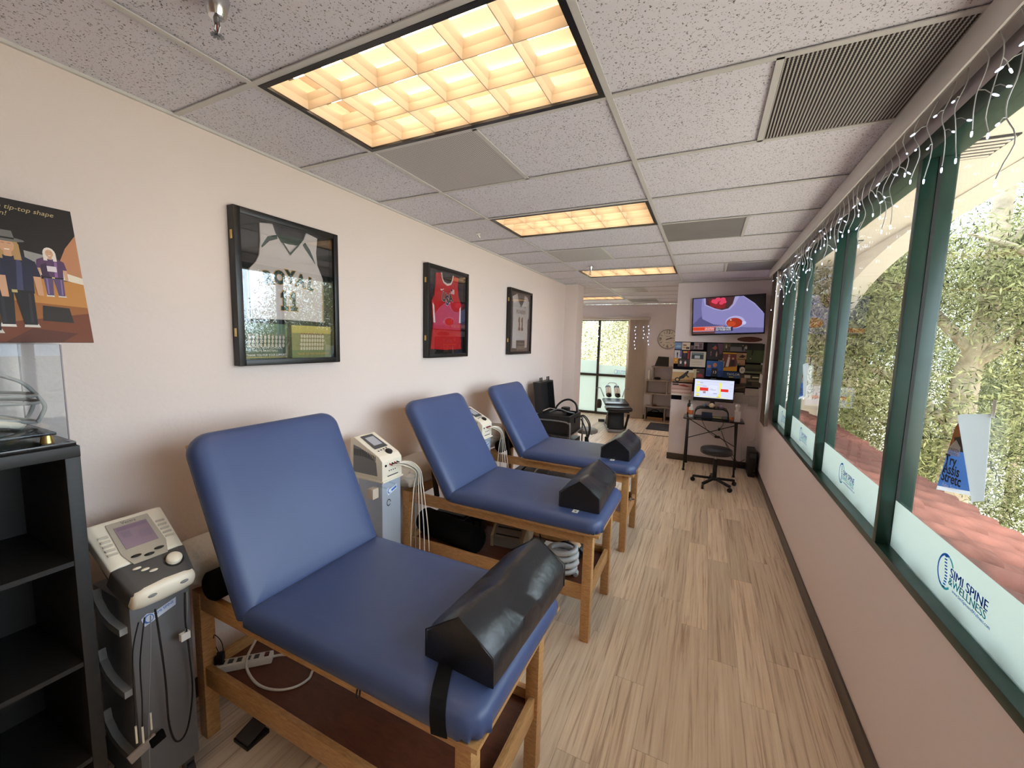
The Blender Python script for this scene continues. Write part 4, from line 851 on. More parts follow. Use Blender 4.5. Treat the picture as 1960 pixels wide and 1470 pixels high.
# helmet
t = thing('football_helmet', 'dark red football helmet with grey face guard inside the display case', 'helmet', (0.215, -0.72, bz+0.047))
M_RED = mat('helmet_red', (128, 24, 30), 0.2, coat=0.6)
hc = Vector((0.215, -0.738, bz+0.047+0.125)); mb = MB(); n, k = 28, 14; vs = []; fs = []
for a in range(k+1):
    ph = math.pi*0.80*a/k
    for i in range(n):
        th = 2*math.pi*i/n; x, y, z = 0.108*math.sin(ph)*math.cos(th), 0.132*math.sin(ph)*math.sin(th), 0.122*math.cos(ph)
        vs.append(hc+Vector((x, y, z)))
for a in range(k):
    for i in range(n):
        th = 2*math.pi*(i+0.5)/n; ph = math.pi*0.80*(a+0.5)/k
        if math.sin(th) > 0.55 and ph > 1.28: continue         # the face opening looks along the shelf
        fs.append((a*n+i, a*n+(i+1) % n, (a+1)*n+(i+1) % n, (a+1)*n+i))
mb.add(vs, fs).build('shell', M_RED, t, smooth=60)
G = mat('guard_grey', (150, 152, 150), 0.35)
def gb(pts): MB().tube(catmull([hc+Vector(p) for p in pts], 6), 0.0055, 8).build('guard_bar', G, t, smooth=60)
gb([(-0.10, 0.07, -0.01), (-0.075, 0.16, -0.02), (0, 0.195, -0.022), (0.075, 0.16, -0.02), (0.10, 0.07, -0.01)])
gb([(-0.10, 0.06, -0.03), (-0.078, 0.16, -0.042), (0, 0.20, -0.045), (0.078, 0.16, -0.042), (0.10, 0.06, -0.03)])
gb([(-0.10, 0.05, -0.07), (-0.07, 0.15, -0.10), (0, 0.19, -0.112), (0.07, 0.15, -0.10), (0.10, 0.05, -0.07)])
for x in (-0.045, 0.045): gb([(x, 0.185, -0.02), (x*1.05, 0.20, -0.06), (x, 0.182, -0.108)])
gb([(0.0, 0.11, 0.05), (0.0, 0.165, 0.02), (0.0, 0.195, -0.02)])
MB().ell(hc+Vector((0.098, 0.05, -0.03)), (0.012, 0.012, 0.012), 10, 6).build('guard_bolt', M_CHROME, t, smooth=60)
MB().tube(catmull([hc+Vector(p) for p in ((0.10, 0.03, -0.075), (0.075, 0.13, -0.105), (0, 0.15, -0.11), (-0.075, 0.13, -0.105))], 6), 0.012, 8).build('chin_strap', M_CREAM, t, smooth=60)
p = picture('name_band', t, hc+Vector((0.1125, -0.03, -0.10)), (0, 1, 0.12), (0, -0.12, 1), [((236, 232, 226), rect(0, 0, 0.10, 0.022))])
text('name_lettering', 'F RIDGE', 0.02, flat((120, 30, 34)), p, hc+Vector((0.1132, -0.028, -0.096)), (0, 1, 0.12), (0, -0.12, 1), bold=0.0003)
# photo board leaning on the wall above the case
t = thing('photo_board', 'mounted night photograph of people on a dirt track, standing on the display case', 'photo board', (0.22, -0.62, 1.7555))
PB = Vector((0.265, -0.905, 1.7555)); bu, bv = Vector((0, 1, 0)), Vector((-0.10, 0, 0.46)).normalized(); bw = bu.cross(bv); WB, HB = 0.495, 0.455
MB().ext([PB, PB+bu*WB, PB+bu*WB+bv*HB, PB+bv*HB], -bw*0.006).build('board', mat('board_edge', (54, 34, 28), 0.5), t)
def person_shape(x, y, s, top, pants, skin, hair, hat=None, num=False):
    sh = tuple(int(c*0.72) for c in top); li = tuple(min(255, int(c*1.5+12)) for c in top); lp = tuple(min(255, int(c*1.35+8)) for c in pants); sk2 = tuple(int(c*0.78) for c in skin)
    P_ = lambda *p: [(x+a*s, y+b*s) for a, b in p]
    S = [((220, 214, 206), P_((-.062, -.012), (-.012, -.012), (-.014, .006), (-.058, .006))), ((206, 200, 192), P_((.012, -.012), (.066, -.012), (.06, .006), (.016, .006))),
         (pants, P_((-.055, 0), (-.014, 0), (-.002, .165), (.016, 0), (.058, 0), (.064, .19), (-.062, .19))), (lp, P_((-.05, .01), (-.04, .01), (-.036, .15), (-.046, .16))), (lp, P_((.036, .01), (.046, .01), (.052, .15), (.044, .16))),
         (top, P_((-.066, .16), (.066, .16), (.072, .27), (.078, .325), (.034, .352), (-.034, .352), (-.080, .325), (-.072, .27))), (sh, P_((-.066, .16), (-.02, .16), (-.03, .30), (-.072, .27))), (li, P_((.01, .17), (.03, .17), (.04, .31), (.024, .33))),
         ((24, 22, 24), P_((-.064, .158), (.066, .158), (.066, .170), (-.064, .170))), ((196, 176, 120), P_((-.008, .157), (.010, .157), (.010, .171), (-.008, .171))),
         (top, P_((-.098, .24), (-.07, .24), (-.062, .325), (-.085, .322))), (top, P_((.098, .24), (.07, .24), (.062, .325), (.085, .322))), (skin, P_((-.096, .15), (-.076, .15), (-.070, .245), (-.096, .245))), (skin, P_((.096, .15), (.076, .15), (.070, .245), (.096, .245))), (sk2, P_((-.096, .14), (-.074, .14), (-.074, .16), (-.096, .16))),
         (hair, P_(*[(0.040*math.cos(i*0.449), .388+.056*math.sin(i*0.449)) for i in range(14)])), (hair, P_((-.042, .32), (-.018, .32), (-.018, .40), (-.04, .40))), (hair, P_((.042, .32), (.018, .32), (.018, .40), (.04, .40))), (skin, P_((-.012, .335), (.012, .335), (.012, .37), (-.012, .37))),
         (skin, P_(*[(0.025*math.cos(i*0.449), .388+.036*math.sin(i*0.449)) for i in range(14)])), (sk2, P_((-.016, .396), (-.005, .396), (-.005, .400), (-.016, .400))), (sk2, P_((.016, .396), (.005, .396), (.005, .400), (.016, .400))), ((236, 226, 216), P_((-.009, .370), (.009, .370), (.007, .365), (-.007, .365)))]
    if hat: S += [(hat, P_(*[(0.062*math.cos(i*0.449), .418+.011*math.sin(i*0.449)) for i in range(14)])), (hat, P_((-.03, .418), (.03, .418), (.024, .462), (-.024, .462))), ((28, 26, 26), P_((-.029, .420), (.029, .420), (.028, .428), (-.028, .428)))]
    if num: S += [((216, 206, 210), P_((-.03, .22), (.03, .22), (.03, .27), (-.03, .27)))]
    return S
SH = [((30, 24, 22), rect(0, 0, WB, HB)), ((150, 92, 44), rect(0, 0, WB, 0.19)), ((112, 56, 28), [(0, 0), (WB, 0), (WB, 0.10), (0.3, 0.06), (0, 0.08)]), ((190, 130, 64), [(0.2, 0.14), (WB, 0.12), (WB, 0.205), (0.2, 0.215)]), ((186, 128, 92), [(0.425, 0.215), (WB, 0.205), (WB, 0.37), (0.465, 0.32)]),
      ((226, 214, 196), [(0.38, 0.225), (WB, 0.20), (WB, 0.222), (0.38, 0.26)]), ((150, 148, 144), [(0.37, 0.25), (0.425, 0.24), (0.425, 0.285), (0.37, 0.295)]), ((38, 32, 30), [(0.385, 0.07), (0.455, 0.066), (0.45, 0.115), (0.39, 0.12)]), ((86, 40, 22), [(0.3, 0.0), (0.42, 0.0), (0.46, 0.03), (0.36, 0.045)])]
SH += person_shape(0.425, 0.155, 0.36, (84, 56, 92), (92, 74, 110), (206, 160, 130), (226, 214, 204), None, True)
SH += person_shape(0.335, 0.055, 0.64, (34, 36, 58), (26, 24, 30), (204, 156, 122), (176, 140, 92), (110, 108, 104))
SH += person_shape(0.255, 0.035, 0.70, (36, 40, 66), (24, 22, 28), (206, 158, 126), (150, 110, 70), (40, 36, 36))
SH += person_shape(0.13, 0.04, 0.70, (40, 40, 60), (26, 26, 32), (200, 150, 120), (90, 60, 40))
pr = picture('photograph', t, PB, bu, bv, SH, 0.00006)
INKY = flat((196, 176, 134))
text('handwriting', 'in tip-top shape', 0.021, INKY, t, PB+bu*0.448+bv*0.418, bu-bv*0.0, bv, 'RIGHT', squeeze=0.95, shear=0.3, lift=0.009)
text('handwriting', 'again!', 0.021, INKY, t, PB+bu*0.345+bv*0.396, bu, bv, 'RIGHT', squeeze=0.95, shear=0.3, lift=0.009)

# ================================================================== JERSEY FRAMES
def jersey_frame(label, y0, y1, z0=1.635, z1=2.425, back=(24, 24, 26)):
    t = thing('jersey_frame', label, 'framed jersey', (0.03, (y0+y1)/2, z0), 0, 'framed jerseys on the left wall')
    w = 0.032; D = 0.052
    for a, b in (((0.001, y0, z0), (D, y0+w, z1)), ((0.001, y1-w, z0), (D, y1, z1)), ((0.001, y0+w, z0), (D, y1-w, z0+w)), ((0.001, y0+w, z1-w), (D, y1-w, z1))): MB().box(a, b).build('frame_rail', M_FRAME, t, bevel=0.004)
    MB().box((0.001, y0+w, z0+w), (0.008, y1-w, z1-w)).build('backing', mat('backing_%d' % back[0], back, 0.8), t)
    MB().box((0.040, y0+w-0.004, z0+w-0.004), (0.042, y1-w+0.004, z1-w+0.004)).build('glass_pane', M_PGLASS, t)
    for z in (z0+0.17, z1-0.14): MB().box((0.020, y0-0.003, z-0.021), (0.036, y0+0.001, z+0.021)).build('hinge', M_BRASS, t, bevel=0.001)
    return t
def cloth(parent, name, poly, m, x0=0.009, d=0.012): return MB().ext([(x0, a, b) for a, b in poly], (d, 0, 0)).build(name, m, parent, bevel=0.003)
U, V = (0, 1, 0), (0, 0, 1)
M_JW = mat('white_mesh_cloth', (226, 216, 212), 0.9, spec=0.1, bump=(9, 0.4, 0.02)); M_JR = mat('red_mesh_cloth', (204, 40, 44), 0.75, spec=0.2, bump=(9, 0.3, 0.02)); M_JG = mat('dark_green_cloth', (38, 66, 54), 0.8)
INK_G = flat((30, 58, 48)); INK_O = flat((206, 156, 78)); INK_K = flat((26, 24, 34)); INK_W = flat((240, 236, 232))
def double(parent, s, size, org, m1, m2, bold, align='CENTER', sq=1.0):
    text('lettering_outline', s, size, m2, parent, org, U, V, align, bold*2.4, sq); text('lettering', s, size, m1, parent, Vector(org)+Vector((0.0006, 0, 0)), U, V, align, bold*0.6, sq)
# 1: ROYAL 11
t = jersey_frame('framed white ROYAL 11 jersey, largest and nearest of the three', 0.197, 0.818)
j = cloth(t, 'jersey', [(0.345, 2.378), (0.416, 2.392), (0.432, 2.345), (0.470, 2.295), (0.512, 2.249), (0.560, 2.295), (0.601, 2.351), (0.619, 2.392), (0.694, 2.378), (0.684, 2.29), (0.690, 2.22), (0.726, 2.144), (0.733, 1.881), (0.500, 1.884), (0.262, 1.879), (0.283, 2.136), (0.318, 2.175), (0.337, 2.215), (0.346, 2.29)], M_JW)
cloth(j, 'neck_lining', [(0.432, 2.345), (0.601, 2.351), (0.590, 2.318), (0.555, 2.308), (0.512, 2.304), (0.47, 2.306), (0.442, 2.318)], M_JG, 0.009, 0.008)
cloth(j, 'neck_back', [(0.442, 2.318), (0.47, 2.306), (0.555, 2.308), (0.590, 2.318), (0.512, 2.255)], M_JW, 0.009, 0.006)
picture('trim', j, (0.0212, 0, 0), U, V, [((38, 66, 54), [(0.349, 2.262), (0.352, 2.252), (0.395, 2.296), (0.442, 2.318), (0.437, 2.338), (0.385, 2.318)]), ((38, 66, 54), [(0.592, 2.318), (0.610, 2.335), (0.640, 2.30), (0.676, 2.225), (0.672, 2.225), (0.632, 2.27)]),
        ((206, 156, 78), rect(0.268, 1.885, 0.272, 2.12)), ((38, 66, 54), rect(0.273, 1.885, 0.280, 2.12)), ((206, 156, 78), rect(0.718, 1.885, 0.722, 2.12)), ((38, 66, 54), rect(0.723, 1.885, 0.729, 2.12)),
        ((38, 66, 54), [(0.432, 2.345), (0.440, 2.347), (0.515, 2.252), (0.512, 2.243)]), ((38, 66, 54), [(0.601, 2.351), (0.594, 2.351), (0.508, 2.252), (0.512, 2.243)])])
for i, ch in enumerate('ROYAL'):
    yy = 0.385+0.062*i; zz = 2.070+0.022*(1-abs(i-2)/2); rot = (2-i)*0.09
    u = (0, math.cos(rot), math.sin(rot)); v = (0, -math.sin(rot), math.cos(rot))
    text('lettering_outline', ch, 0.094, INK_O, j, (0.0222, yy, zz), u, v, 'CENTER', 0.0085, 0.85); text('lettering', ch, 0.094, INK_G, j, (0.0230, yy, zz), u, v, 'CENTER', 0.0048, 0.85)
def block_one(y, z, w, h, g):
    return [(y-w*0.5-g, z-g), (y+w*0.5+g, z-g), (y+w*0.5+g, z+h*0.2+g), (y+w*0.24+g, z+h*0.2+g), (y+w*0.24+g, z+h+g), (y-w*0.08-g, z+h+g), (y-w*0.5-g, z+h*0.82+g), (y-w*0.5-g, z+h*0.64-g), (y-w*0.2-g, z+h*0.64-g), (y-w*0.2-g, z+h*0.2+g), (y-w*0.5-g, z+h*0.2+g)]
for yy in (0.470, 0.527): picture('numeral', j, (0.0216, 0, 0), U, V, [((206, 156, 78), block_one(yy, 1.936, 0.044, 0.108, 0.004)), ((30, 58, 48), block_one(yy, 1.936, 0.044, 0.108, 0.0))])
ph = MB().box((0.009, 0.240, 1.668), (0.012, 0.485, 1.858)).build('team_photo', flat((62, 84, 66)), t)
sh = [((92, 120, 90), rect(0, 0.12, 0.245, 0.19))]
for r_ in range(3):
    for c in range(10): sh += [((206, 196, 176), disc(0.03+0.021*c, 0.072+0.022*r_, 0.0075, 0.011, 8)), ((170, 130, 104), disc(0.03+0.021*c, 0.086+0.022*r_, 0.004, 0.005, 8))]
sh += [((196, 166, 84), rect(0.01, 0.006, 0.235, 0.010))]
picture('photo_print', ph, (0.0122, 0.240, 1.668), U, V, sh, 0.0001)
text('photo_lettering', 'ROYAL HIGH SCHOOL', 0.019, INK_W, ph, (0.0158, 0.362, 1.722), U, V, 'CENTER', 0, 0.9); text('photo_lettering', 'BOYS BASKETBALL', 0.015, INK_W, ph, (0.0158, 0.362, 1.706), U, V, 'CENTER'); text('photo_lettering', 'THANK YOU FOR YOUR SUPPORT', 0.0165, INK_W, ph, (0.0158, 0.362, 1.682), U, V, 'CENTER', 0.0002, 0.86)
ph = MB().box((0.009, 0.513, 1.662), (0.012, 0.782, 1.856)).build('team_photo', flat((150, 146, 96)), t)
sh = [((206, 186, 92), rect(0, 0.15, 0.269, 0.194)), ((120, 132, 84), rect(0, 0, 0.269, 0.05))]
for r_ in range(4):
    for c in range(9): sh += [((222, 206, 176), disc(0.06+0.018*c, 0.06+0.024*r_, 0.008, 0.011, 8)), ((176, 96, 70), disc(0.06+0.018*c, 0.075+0.024*r_, 0.004, 0.005, 8))]
picture('photo_print', ph, (0.0122, 0.513, 1.662), U, V, sh, 0.0001)
text('photo_lettering', 'THANK YOU FOR YOUR SUPPORT', 0.0165, INK_O, ph, (0.0225, 0.648, 1.685), U, V, 'CENTER', 0.0002, 0.86)
# 2: red USA singlet
t = jersey_frame('framed red USA running singlet, middle of the three frames', 1.722, 2.362)
j = cloth(t, 'jersey', [(1.874, 2.367), (1.945, 2.380), (1.958, 2.33), (1.985, 2.293), (2.045, 2.276), (2.105, 2.293), (2.135, 2.345), (2.142, 2.380), (2.222, 2.368), (2.215, 2.28), (2.228, 2.21), (2.274, 2.123), (2.268, 1.95), (2.285, 1.706), (2.05, 1.700), (1.808, 1.710), (1.836, 1.93), (1.816, 2.121), (1.855, 2.175), (1.872, 2.27)], M_JR)
picture('trim', j, (0.0212, 0, 0), U, V, [((236, 214, 204), [(1.945, 2.380), (1.958, 2.33), (1.985, 2.293), (2.045, 2.276), (2.105, 2.293), (2.135, 2.345), (2.142, 2.380), (2.130, 2.380), (2.122, 2.345), (2.098, 2.308), (2.045, 2.295), (1.995, 2.308), (1.972, 2.335), (1.962, 2.380)]), ((236, 230, 226), [(1.826, 2.11), (1.848, 2.09), (1.866, 1.94), (1.840, 1.94)]), ((236, 230, 226), [(2.268, 2.11), (2.246, 2.09), (2.238, 1.955), (2.266, 1.955)]),
        ((240, 236, 232), [(1.938, 2.232), (1.945, 2.223), (1.962, 2.226), (2.000, 2.247), (1.958, 2.236), (1.948, 2.236), (1.944, 2.244)]), ((240, 236, 232), rect(2.096, 2.213, 2.154, 2.253)), ((40, 44, 84), rect(2.096, 2.233, 2.120, 2.253)), ((190, 60, 60), rect(2.122, 2.240, 2.154, 2.245)), ((190, 60, 60), rect(2.096, 2.222, 2.154, 2.227))])
for ch, yy, zz, sz, rot in (('U', 1.985, 2.140, 0.105, -0.25), ('S', 2.045, 2.108, 0.120, 0.0), ('A', 2.103, 2.140, 0.105, 0.25)):
    u = (0, math.cos(rot), math.sin(rot)); v = (0, -math.sin(rot), math.cos(rot))
    text('lettering_outline', ch, sz, INK_W, j, (0.0222, yy, zz), u, v, 'CENTER', 0.0080, 0.8); text('lettering', ch, sz, INK_K, j, (0.0230, yy, zz), u, v, 'CENTER', 0.0048, 0.8)
# 3: PIONEERS 11
t = jersey_frame('framed white PIONEERS 11 jersey, farthest of the three', 3.285, 3.950, back=(70, 66, 66))
j = cloth(t, 'jersey', [(3.42, 2.335), (3.545, 2.382), (3.570, 2.30), (3.655, 2.225), (3.740, 2.30), (3.765, 2.378), (3.85, 2.36), (3.905, 2.31), (3.905, 2.09), (3.872, 2.08), (3.868, 1.715), (3.65, 1.705), (3.425, 1.710), (3.430, 2.06)], M_JW)
picture('trim', j, (0.0212, 0, 0), U, V, [((96, 88, 86), [(3.545, 2.382), (3.570, 2.30), (3.655, 2.215), (3.740, 2.30), (3.765, 2.378), (3.725, 2.378), (3.705, 2.31), (3.655, 2.255), (3.605, 2.31), (3.590, 2.382)]), ((40, 36, 36), [(3.76, 2.226), (3.77, 2.22), (3.81, 2.24), (3.775, 2.232)])])
double(j, 'PIONEERS', 0.066, (0.0222, 3.655, 2.140), flat((96, 52, 34)), INK_O, 0.0004, sq=0.95)
for yy in (3.612, 3.70): picture('numeral', j, (0.0216, 0, 0), U, V, [((206, 156, 78), block_one(yy, 1.932, 0.060, 0.165, 0.004)), ((104, 60, 34), block_one(yy, 1.932, 0.060, 0.165, 0.0))])
ph = MB().box((0.022, 3.535, 1.672), (0.025, 3.785, 1.806)).build('team_photo', flat((90, 76, 68)), t)
picture('photo_print', ph, (0.0252, 3.535, 1.672), U, V, [((46, 40, 36), rect(0.0, 0.075, 0.25, 0.134))]+[((200, 180, 160), disc(0.02+0.024*c, 0.03+0.022*r_, 0.009, 0.010, 8)) for r_ in range(2) for c in range(10)]+[((150, 130, 110), rect(0.03, 0.085, 0.22, 0.10))], 0.0001)

# ================================================================== BLINDS, STRING LIGHTS, FLYERS ON THE WINDOW WALL
t = thing('vertical_blind', 'white valance of the vertical blind along the side windows', 'blind', (2.85, 1.5, 0.86))
MB().ext([(2.800, -2.4, H-0.004), (2.815, -2.4, H-0.004), (2.815, -2.4, 2.655), (2.806, -2.4, 2.652), (2.799, -2.4, 2.662), (2.795, -2.4, 2.69), (2.799, -2.4, 2.72)], (0, 7.32, 0)).build('valance', mat('valance_white', (218, 212, 206), 0.45), t, smooth=40)
MB().box((2.84, -2.4, 2.690), (2.886, 4.90, H-0.004)).build('head_rail', M_GRID, t)
for y in (-1.0, 1.6, 3.6): MB().box((2.815, y, 2.715), (2.845, y+0.025, 2.735)).build('bracket', M_GRID, t)
for i in range(11):
    y = 4.50+0.037*i; a = R(68+2*math.sin(i*1.7)); u = Vector((math.cos(a), math.sin(a)*0.6, 0)).normalized(); n_ = Vector((-u.y, u.x, 0))
    c = Vector((2.852, y, 0)); o = MB()
    prof = [c+u*(s*0.041)+n_*(0.006*(1-s*s)) for s in (-1, -0.5, 0, 0.5, 1)]
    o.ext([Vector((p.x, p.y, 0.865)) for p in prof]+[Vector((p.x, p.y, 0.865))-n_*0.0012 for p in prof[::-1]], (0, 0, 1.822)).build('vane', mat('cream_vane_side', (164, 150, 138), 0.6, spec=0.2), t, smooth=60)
MB().cyl((2.83, 4.46, 1.02), (2.83, 4.46, 2.66), 0.004, n=6).build('wand', M_WHITE, t)

t = thing('string_lights', 'clear icicle string of small white lights hanging from the side window valance', 'string lights', (2.83, 2.0, 2.2))
MB().tube([(2.832+0.004*math.sin(i*1.3), -0.9+i*0.12, 2.676+0.006*math.sin(i*2.1)) for i in range(50)], 0.0025, 5).build('main_wire', M_WIRE, t, smooth=60)
bulb_me = MB().lathe([(0.0010, 0), (0.0028, 0.002), (0.0031, 0.008), (0.0027, 0.014), (0.0010, 0.017)], (0, 0, 0), 8, ax=(0, 0, -1)).mesh('bulb', M_LED, smooth=50)
sk_me = MB().cyl((0, 0, 0.014), (0, 0, -0.003), 0.0042, n=8).mesh('bulb_socket', M_WIRE, smooth=40)
rs = random.Random(11); yv = 0.30; nb = 0
while yv < 4.78:
    ln = rs.choice((0.16, 0.26, 0.34, 0.22, 0.42, 0.30)); pts = []; z = 2.674; x = 2.832; yy = yv
    k = max(4, int(ln/0.035))
    for i in range(k+1): pts.append((x+0.010*math.sin(i*1.1+yv*9), yy+0.012*math.sin(i*1.7+yv*5), z-ln*i/k))
    st = MB().tube(catmull(pts, 2), 0.0016, 5).build('strand', M_WIRE, t, smooth=60)
    pos = sorted({int(k*f) for f in ((0.35, 0.7, 1.0) if ln > 0.24 else (0.5, 1.0))})
    for q in pos:
        p = Vector(pts[q]); a = rs.uniform(0, 6.28); dv = Vector((math.cos(a)*0.03, math.sin(a)*0.04, -0.022)) if q < k else Vector((0, 0, -0.004))
        if q < k: MB().tube([p, p+dv*0.5+Vector((0, 0, 0.006)), p+dv], 0.0013, 5).build('tail_wire', M_WIRE, st, smooth=60)
        o = bpy.data.objects.new('bulb', bulb_me); COL.objects.link(o); o.parent = st; o.location = p+dv-t.location
        o.rotation_euler = Vector((0, 0, -1)).rotation_difference(dv.normalized()).to_euler(); nb += 1
    yv += rs.uniform(0.075, 0.125)

def flyer(label, y, z, k=1.0, sk=0.0):
    X = 2.9555; t = thing('window_flyer', label, 'flyer', (X, y-0.12, z), 0, 'stretching flyers taped to the side windows')
    pr = [(0, 0), (0.228, 0.052), (0.155, 0.170), (0.088, 0.270), (0.07, 0.255), (0.05, 0.19)]
    u, v = Vector((0, -1, 0)), Vector((0, 0, 1)); O = Vector((X, y, z)); P = lambda a, b, c=0.0: O+u*a*k+v*b*k+Vector((-c, 0, 0))
    MB().ext([P(a, b) for a, b in pr], (0.0006, 0, 0)).build('sheet', MATS.get('thin_sheet') or film('thin_sheet', (232, 234, 236), 0.5), t)
    picture('sheet_print', t, O+Vector((-0.0002, 0, 0)), u, v, [(film('flyer_blue' + label[-4:], (104, 152, 222), 0.5), [(0.005*k, 0.016*k), (0.224*k, 0.064*k), (0.17*k, 0.15*k), (0.150*k, 0.172*k), (0.043*k, 0.158*k)]), (film('flyer_brown' + label[-4:], (140, 92, 58), 0.5), [(0.043*k, 0.158*k), (0.150*k, 0.172*k), (0.088*k, 0.268*k), (0.068*k, 0.245*k)]), ((40, 30, 28), [(0.09*k, 0.164*k), (0.150*k, 0.172*k), (0.120*k, 0.222*k), (0.07*k, 0.206*k)]), (film('flyer_white' + label[-4:], (236, 238, 240), 0.5), [(0.046*k, 0.140*k), (0.118*k, 0.150*k), (0.116*k, 0.182*k), (0.085*k, 0.202*k), (0.052*k, 0.172*k)])], 0.0004)
    uu = Vector((0, -1, 0.08)).normalized()
    text('flyer_lettering', 'STRETCH', 0.014*k, flat((90, 94, 100)), t, P(0.054, 0.158, 0.003), uu, v, bold=0.0001); text('flyer_lettering', 'STUDIOS', 0.013*k, flat((90, 94, 100)), t, P(0.054, 0.145, 0.003), uu, v)
    DK = flat((22, 30, 48))
    text('flyer_lettering', 'Try', 0.050*k, DK, t, P(0.036, 0.108, 0.003), uu, v, bold=0.0010); text('flyer_lettering', 'Assis', 0.050*k, DK, t, P(0.032, 0.076, 0.003), uu, v, bold=0.0010); text('flyer_lettering', 'Stretc', 0.050*k, DK, t, P(0.028, 0.046, 0.003), uu, v, bold=0.0010)
    text('flyer_lettering', 'Relax, Stretch', 0.018*k, flat((230, 234, 240)), t, P(0.042, 0.028, 0.003), uu, v)
    rings = []
    for i in range(7):                                  # the loose corner curls over the print
        s = i/6; a0 = 0.080+0.150*s; a1 = 0.255+0.028*s; zt = 0.285+0.032; zb0 = zt-0.30*s; rings.append([P(a0+(a1-a0)*q, (0.286+0.03*q)-(0.26-0.0*q)*s, 0.006+0.016*math.sin(math.pi*q)*(1-0.3*s)) for q in (0, 0.25, 0.5, 0.75, 1.0)])
    mb = MB(); n = 5; vs = [p for r_ in rings for p in r_]+[p+Vector((0.0006, 0, 0)) for r_ in rings for p in r_]; o = 35
    fs = [(a*n+i, a*n+i+1, (a+1)*n+i+1, (a+1)*n+i) for a in range(6) for i in range(4)]; fs += [tuple(q+o for q in reversed(f)) for f in fs]
    mb.add(vs, fs).build('curled_corner', film('paper_curl' + label[:4], (226, 232, 234), 0.4), t, smooth=60)
    MB().box((X-0.001, y-0.262*k, z+0.305*k), (X-0.0004, y-0.245*k, z+0.36*k)).build('tape', M_WHITE, t)
flyer('blue stretching flyer with a curled white corner on the nearest pane', 0.909, 1.300)
flyer('blue stretching flyer with a curled white corner on the pane past the middle one', 3.409, 1.330, 1.1)

# ================================================================== DIVIDER WALL: TELEVISION, DESK, POSTERS
t = thing('television', 'wall mounted flat television showing a dessert, above the poster board', 'television', (2.40, 5.66, 1.957))
tv = [on(1327, 571, 1, 5.64), on(1468, 562, 1, 5.64), on(1463, 643, 1, 5.64), on(1325, 641, 1, 5.64)]
ang = R(2.6); tu, tvv = Vector((math.cos(ang), -0.06, math.sin(ang))).normalized(), Vector((-math.sin(ang), 0, math.cos(ang))); TO = Vector((1.945, 5.655, 1.945)); TW, TH = 0.935, 0.555; tw = tu.cross(tvv)
MB().ext([TO, TO+tu*TW, TO+tu*TW+tvv*TH, TO+tvv*TH], tw*-0.035).build('housing', M_BLACK, t, bevel=0.004)
MB().box((2.25, 5.675, 2.05), (2.60, 5.719, 2.42)).build('wall_mount', M_DGREY, t)
def tvm(rgb, e=1.0): return screen_mat('tv_%d_%d_%d' % rgb, rgb, 0.85)
sw, sh_ = TW-0.03, TH-0.035
S = lambda poly: [(a*sw, b*sh_) for a, b in poly]
shapes = [(tvm((110, 108, 160), .9), S(rect(0, 0, 1, 1))), (tvm((140, 136, 192), .9), S([(0.13, 1), (0.12, 0.72), (0.14, 0.42), (0.30, 0.26), (0.5, 0.22), (0.75, 0.15), (1, 0.12), (1, 0.50), (0.86, 0.78), (0.70, 1)])),
          (tvm((84, 82, 130), .9), S([(0, 0.28), (0.12, 0.50), (0.14, 0.42), (0.30, 0.26), (0.42, 0.2), (0, 0.2)])), (tvm((18, 14, 14), .5), S([(0.70, 1), (1, 1), (1, 0.50), (0.96, 0.57), (0.86, 0.78)])), (tvm((168, 162, 210), .9), S([(0.70, 1), (0.715, 1), (0.87, 0.785), (0.985, 0.535), (0.98, 0.525), (0.855, 0.775)])),
          (tvm((170, 164, 214), .9), S([(0.15, 1), (0.17, 0.80), (0.30, 0.68), (0.43, 0.615), (0.53, 0.65), (0.60, 0.78), (0.66, 1)])), (tvm((70, 40, 44), .8), S([(0.18, 1), (0.185, 0.82), (0.32, 0.70), (0.42, 0.645), (0.51, 0.68), (0.57, 0.80), (0.60, 1)])), (tvm((140, 26, 34), .9), S([(0.23, 0.92), (0.25, 0.78), (0.36, 0.69), (0.46, 0.70), (0.48, 0.86), (0.40, 0.96), (0.28, 0.97)]))]
for cx, cy_, r_ in ((0.30, 0.90, 0.045), (0.36, 0.94, 0.05), (0.43, 0.93, 0.05), (0.41, 0.84, 0.04), (0.33, 0.86, 0.035), (0.455, 0.87, 0.035)): shapes.append((tvm((226, 66, 100), .9), S(disc(cx, cy_, r_*0.8, r_*1.2))))
shapes += [(tvm((182, 178, 226), .9), S(disc(0.61, 0.30, 0.135, 0.17, 24))), (tvm((166, 48, 26), .9), S(disc(0.60, 0.28, 0.112, 0.135, 24))), (tvm((196, 74, 36), .9), S(disc(0.56, 0.25, 0.06, 0.07))), (tvm((250, 240, 230), .9), S(disc(0.55, 0.36, 0.012, 0.014))), (tvm((200, 206, 255), 1.0), S(disc(0.735, 0.27, 0.028, 0.05))),
           (tvm((226, 150, 140), .9), S(rect(0, 0.185, 0.45, 0.20))), (tvm((214, 62, 34), .9), S(rect(0, 0.095, 0.32, 0.185))), (tvm((214, 150, 140), .9), S(rect(0, 0.075, 0.32, 0.095))), (tvm((30, 30, 66), .9), S(rect(0.32, 0.06, 0.58, 0.175))), (tvm((96, 60, 56), .7), S(rect(0, 0, 0.33, 0.06)))]
sc = picture('screen_image', t, TO+tu*0.015+tvv*0.022+tw*0.001, tu, tvv, shapes, 0.0002)
WT = screen_mat('tv_white', (236, 236, 244), 0.9)
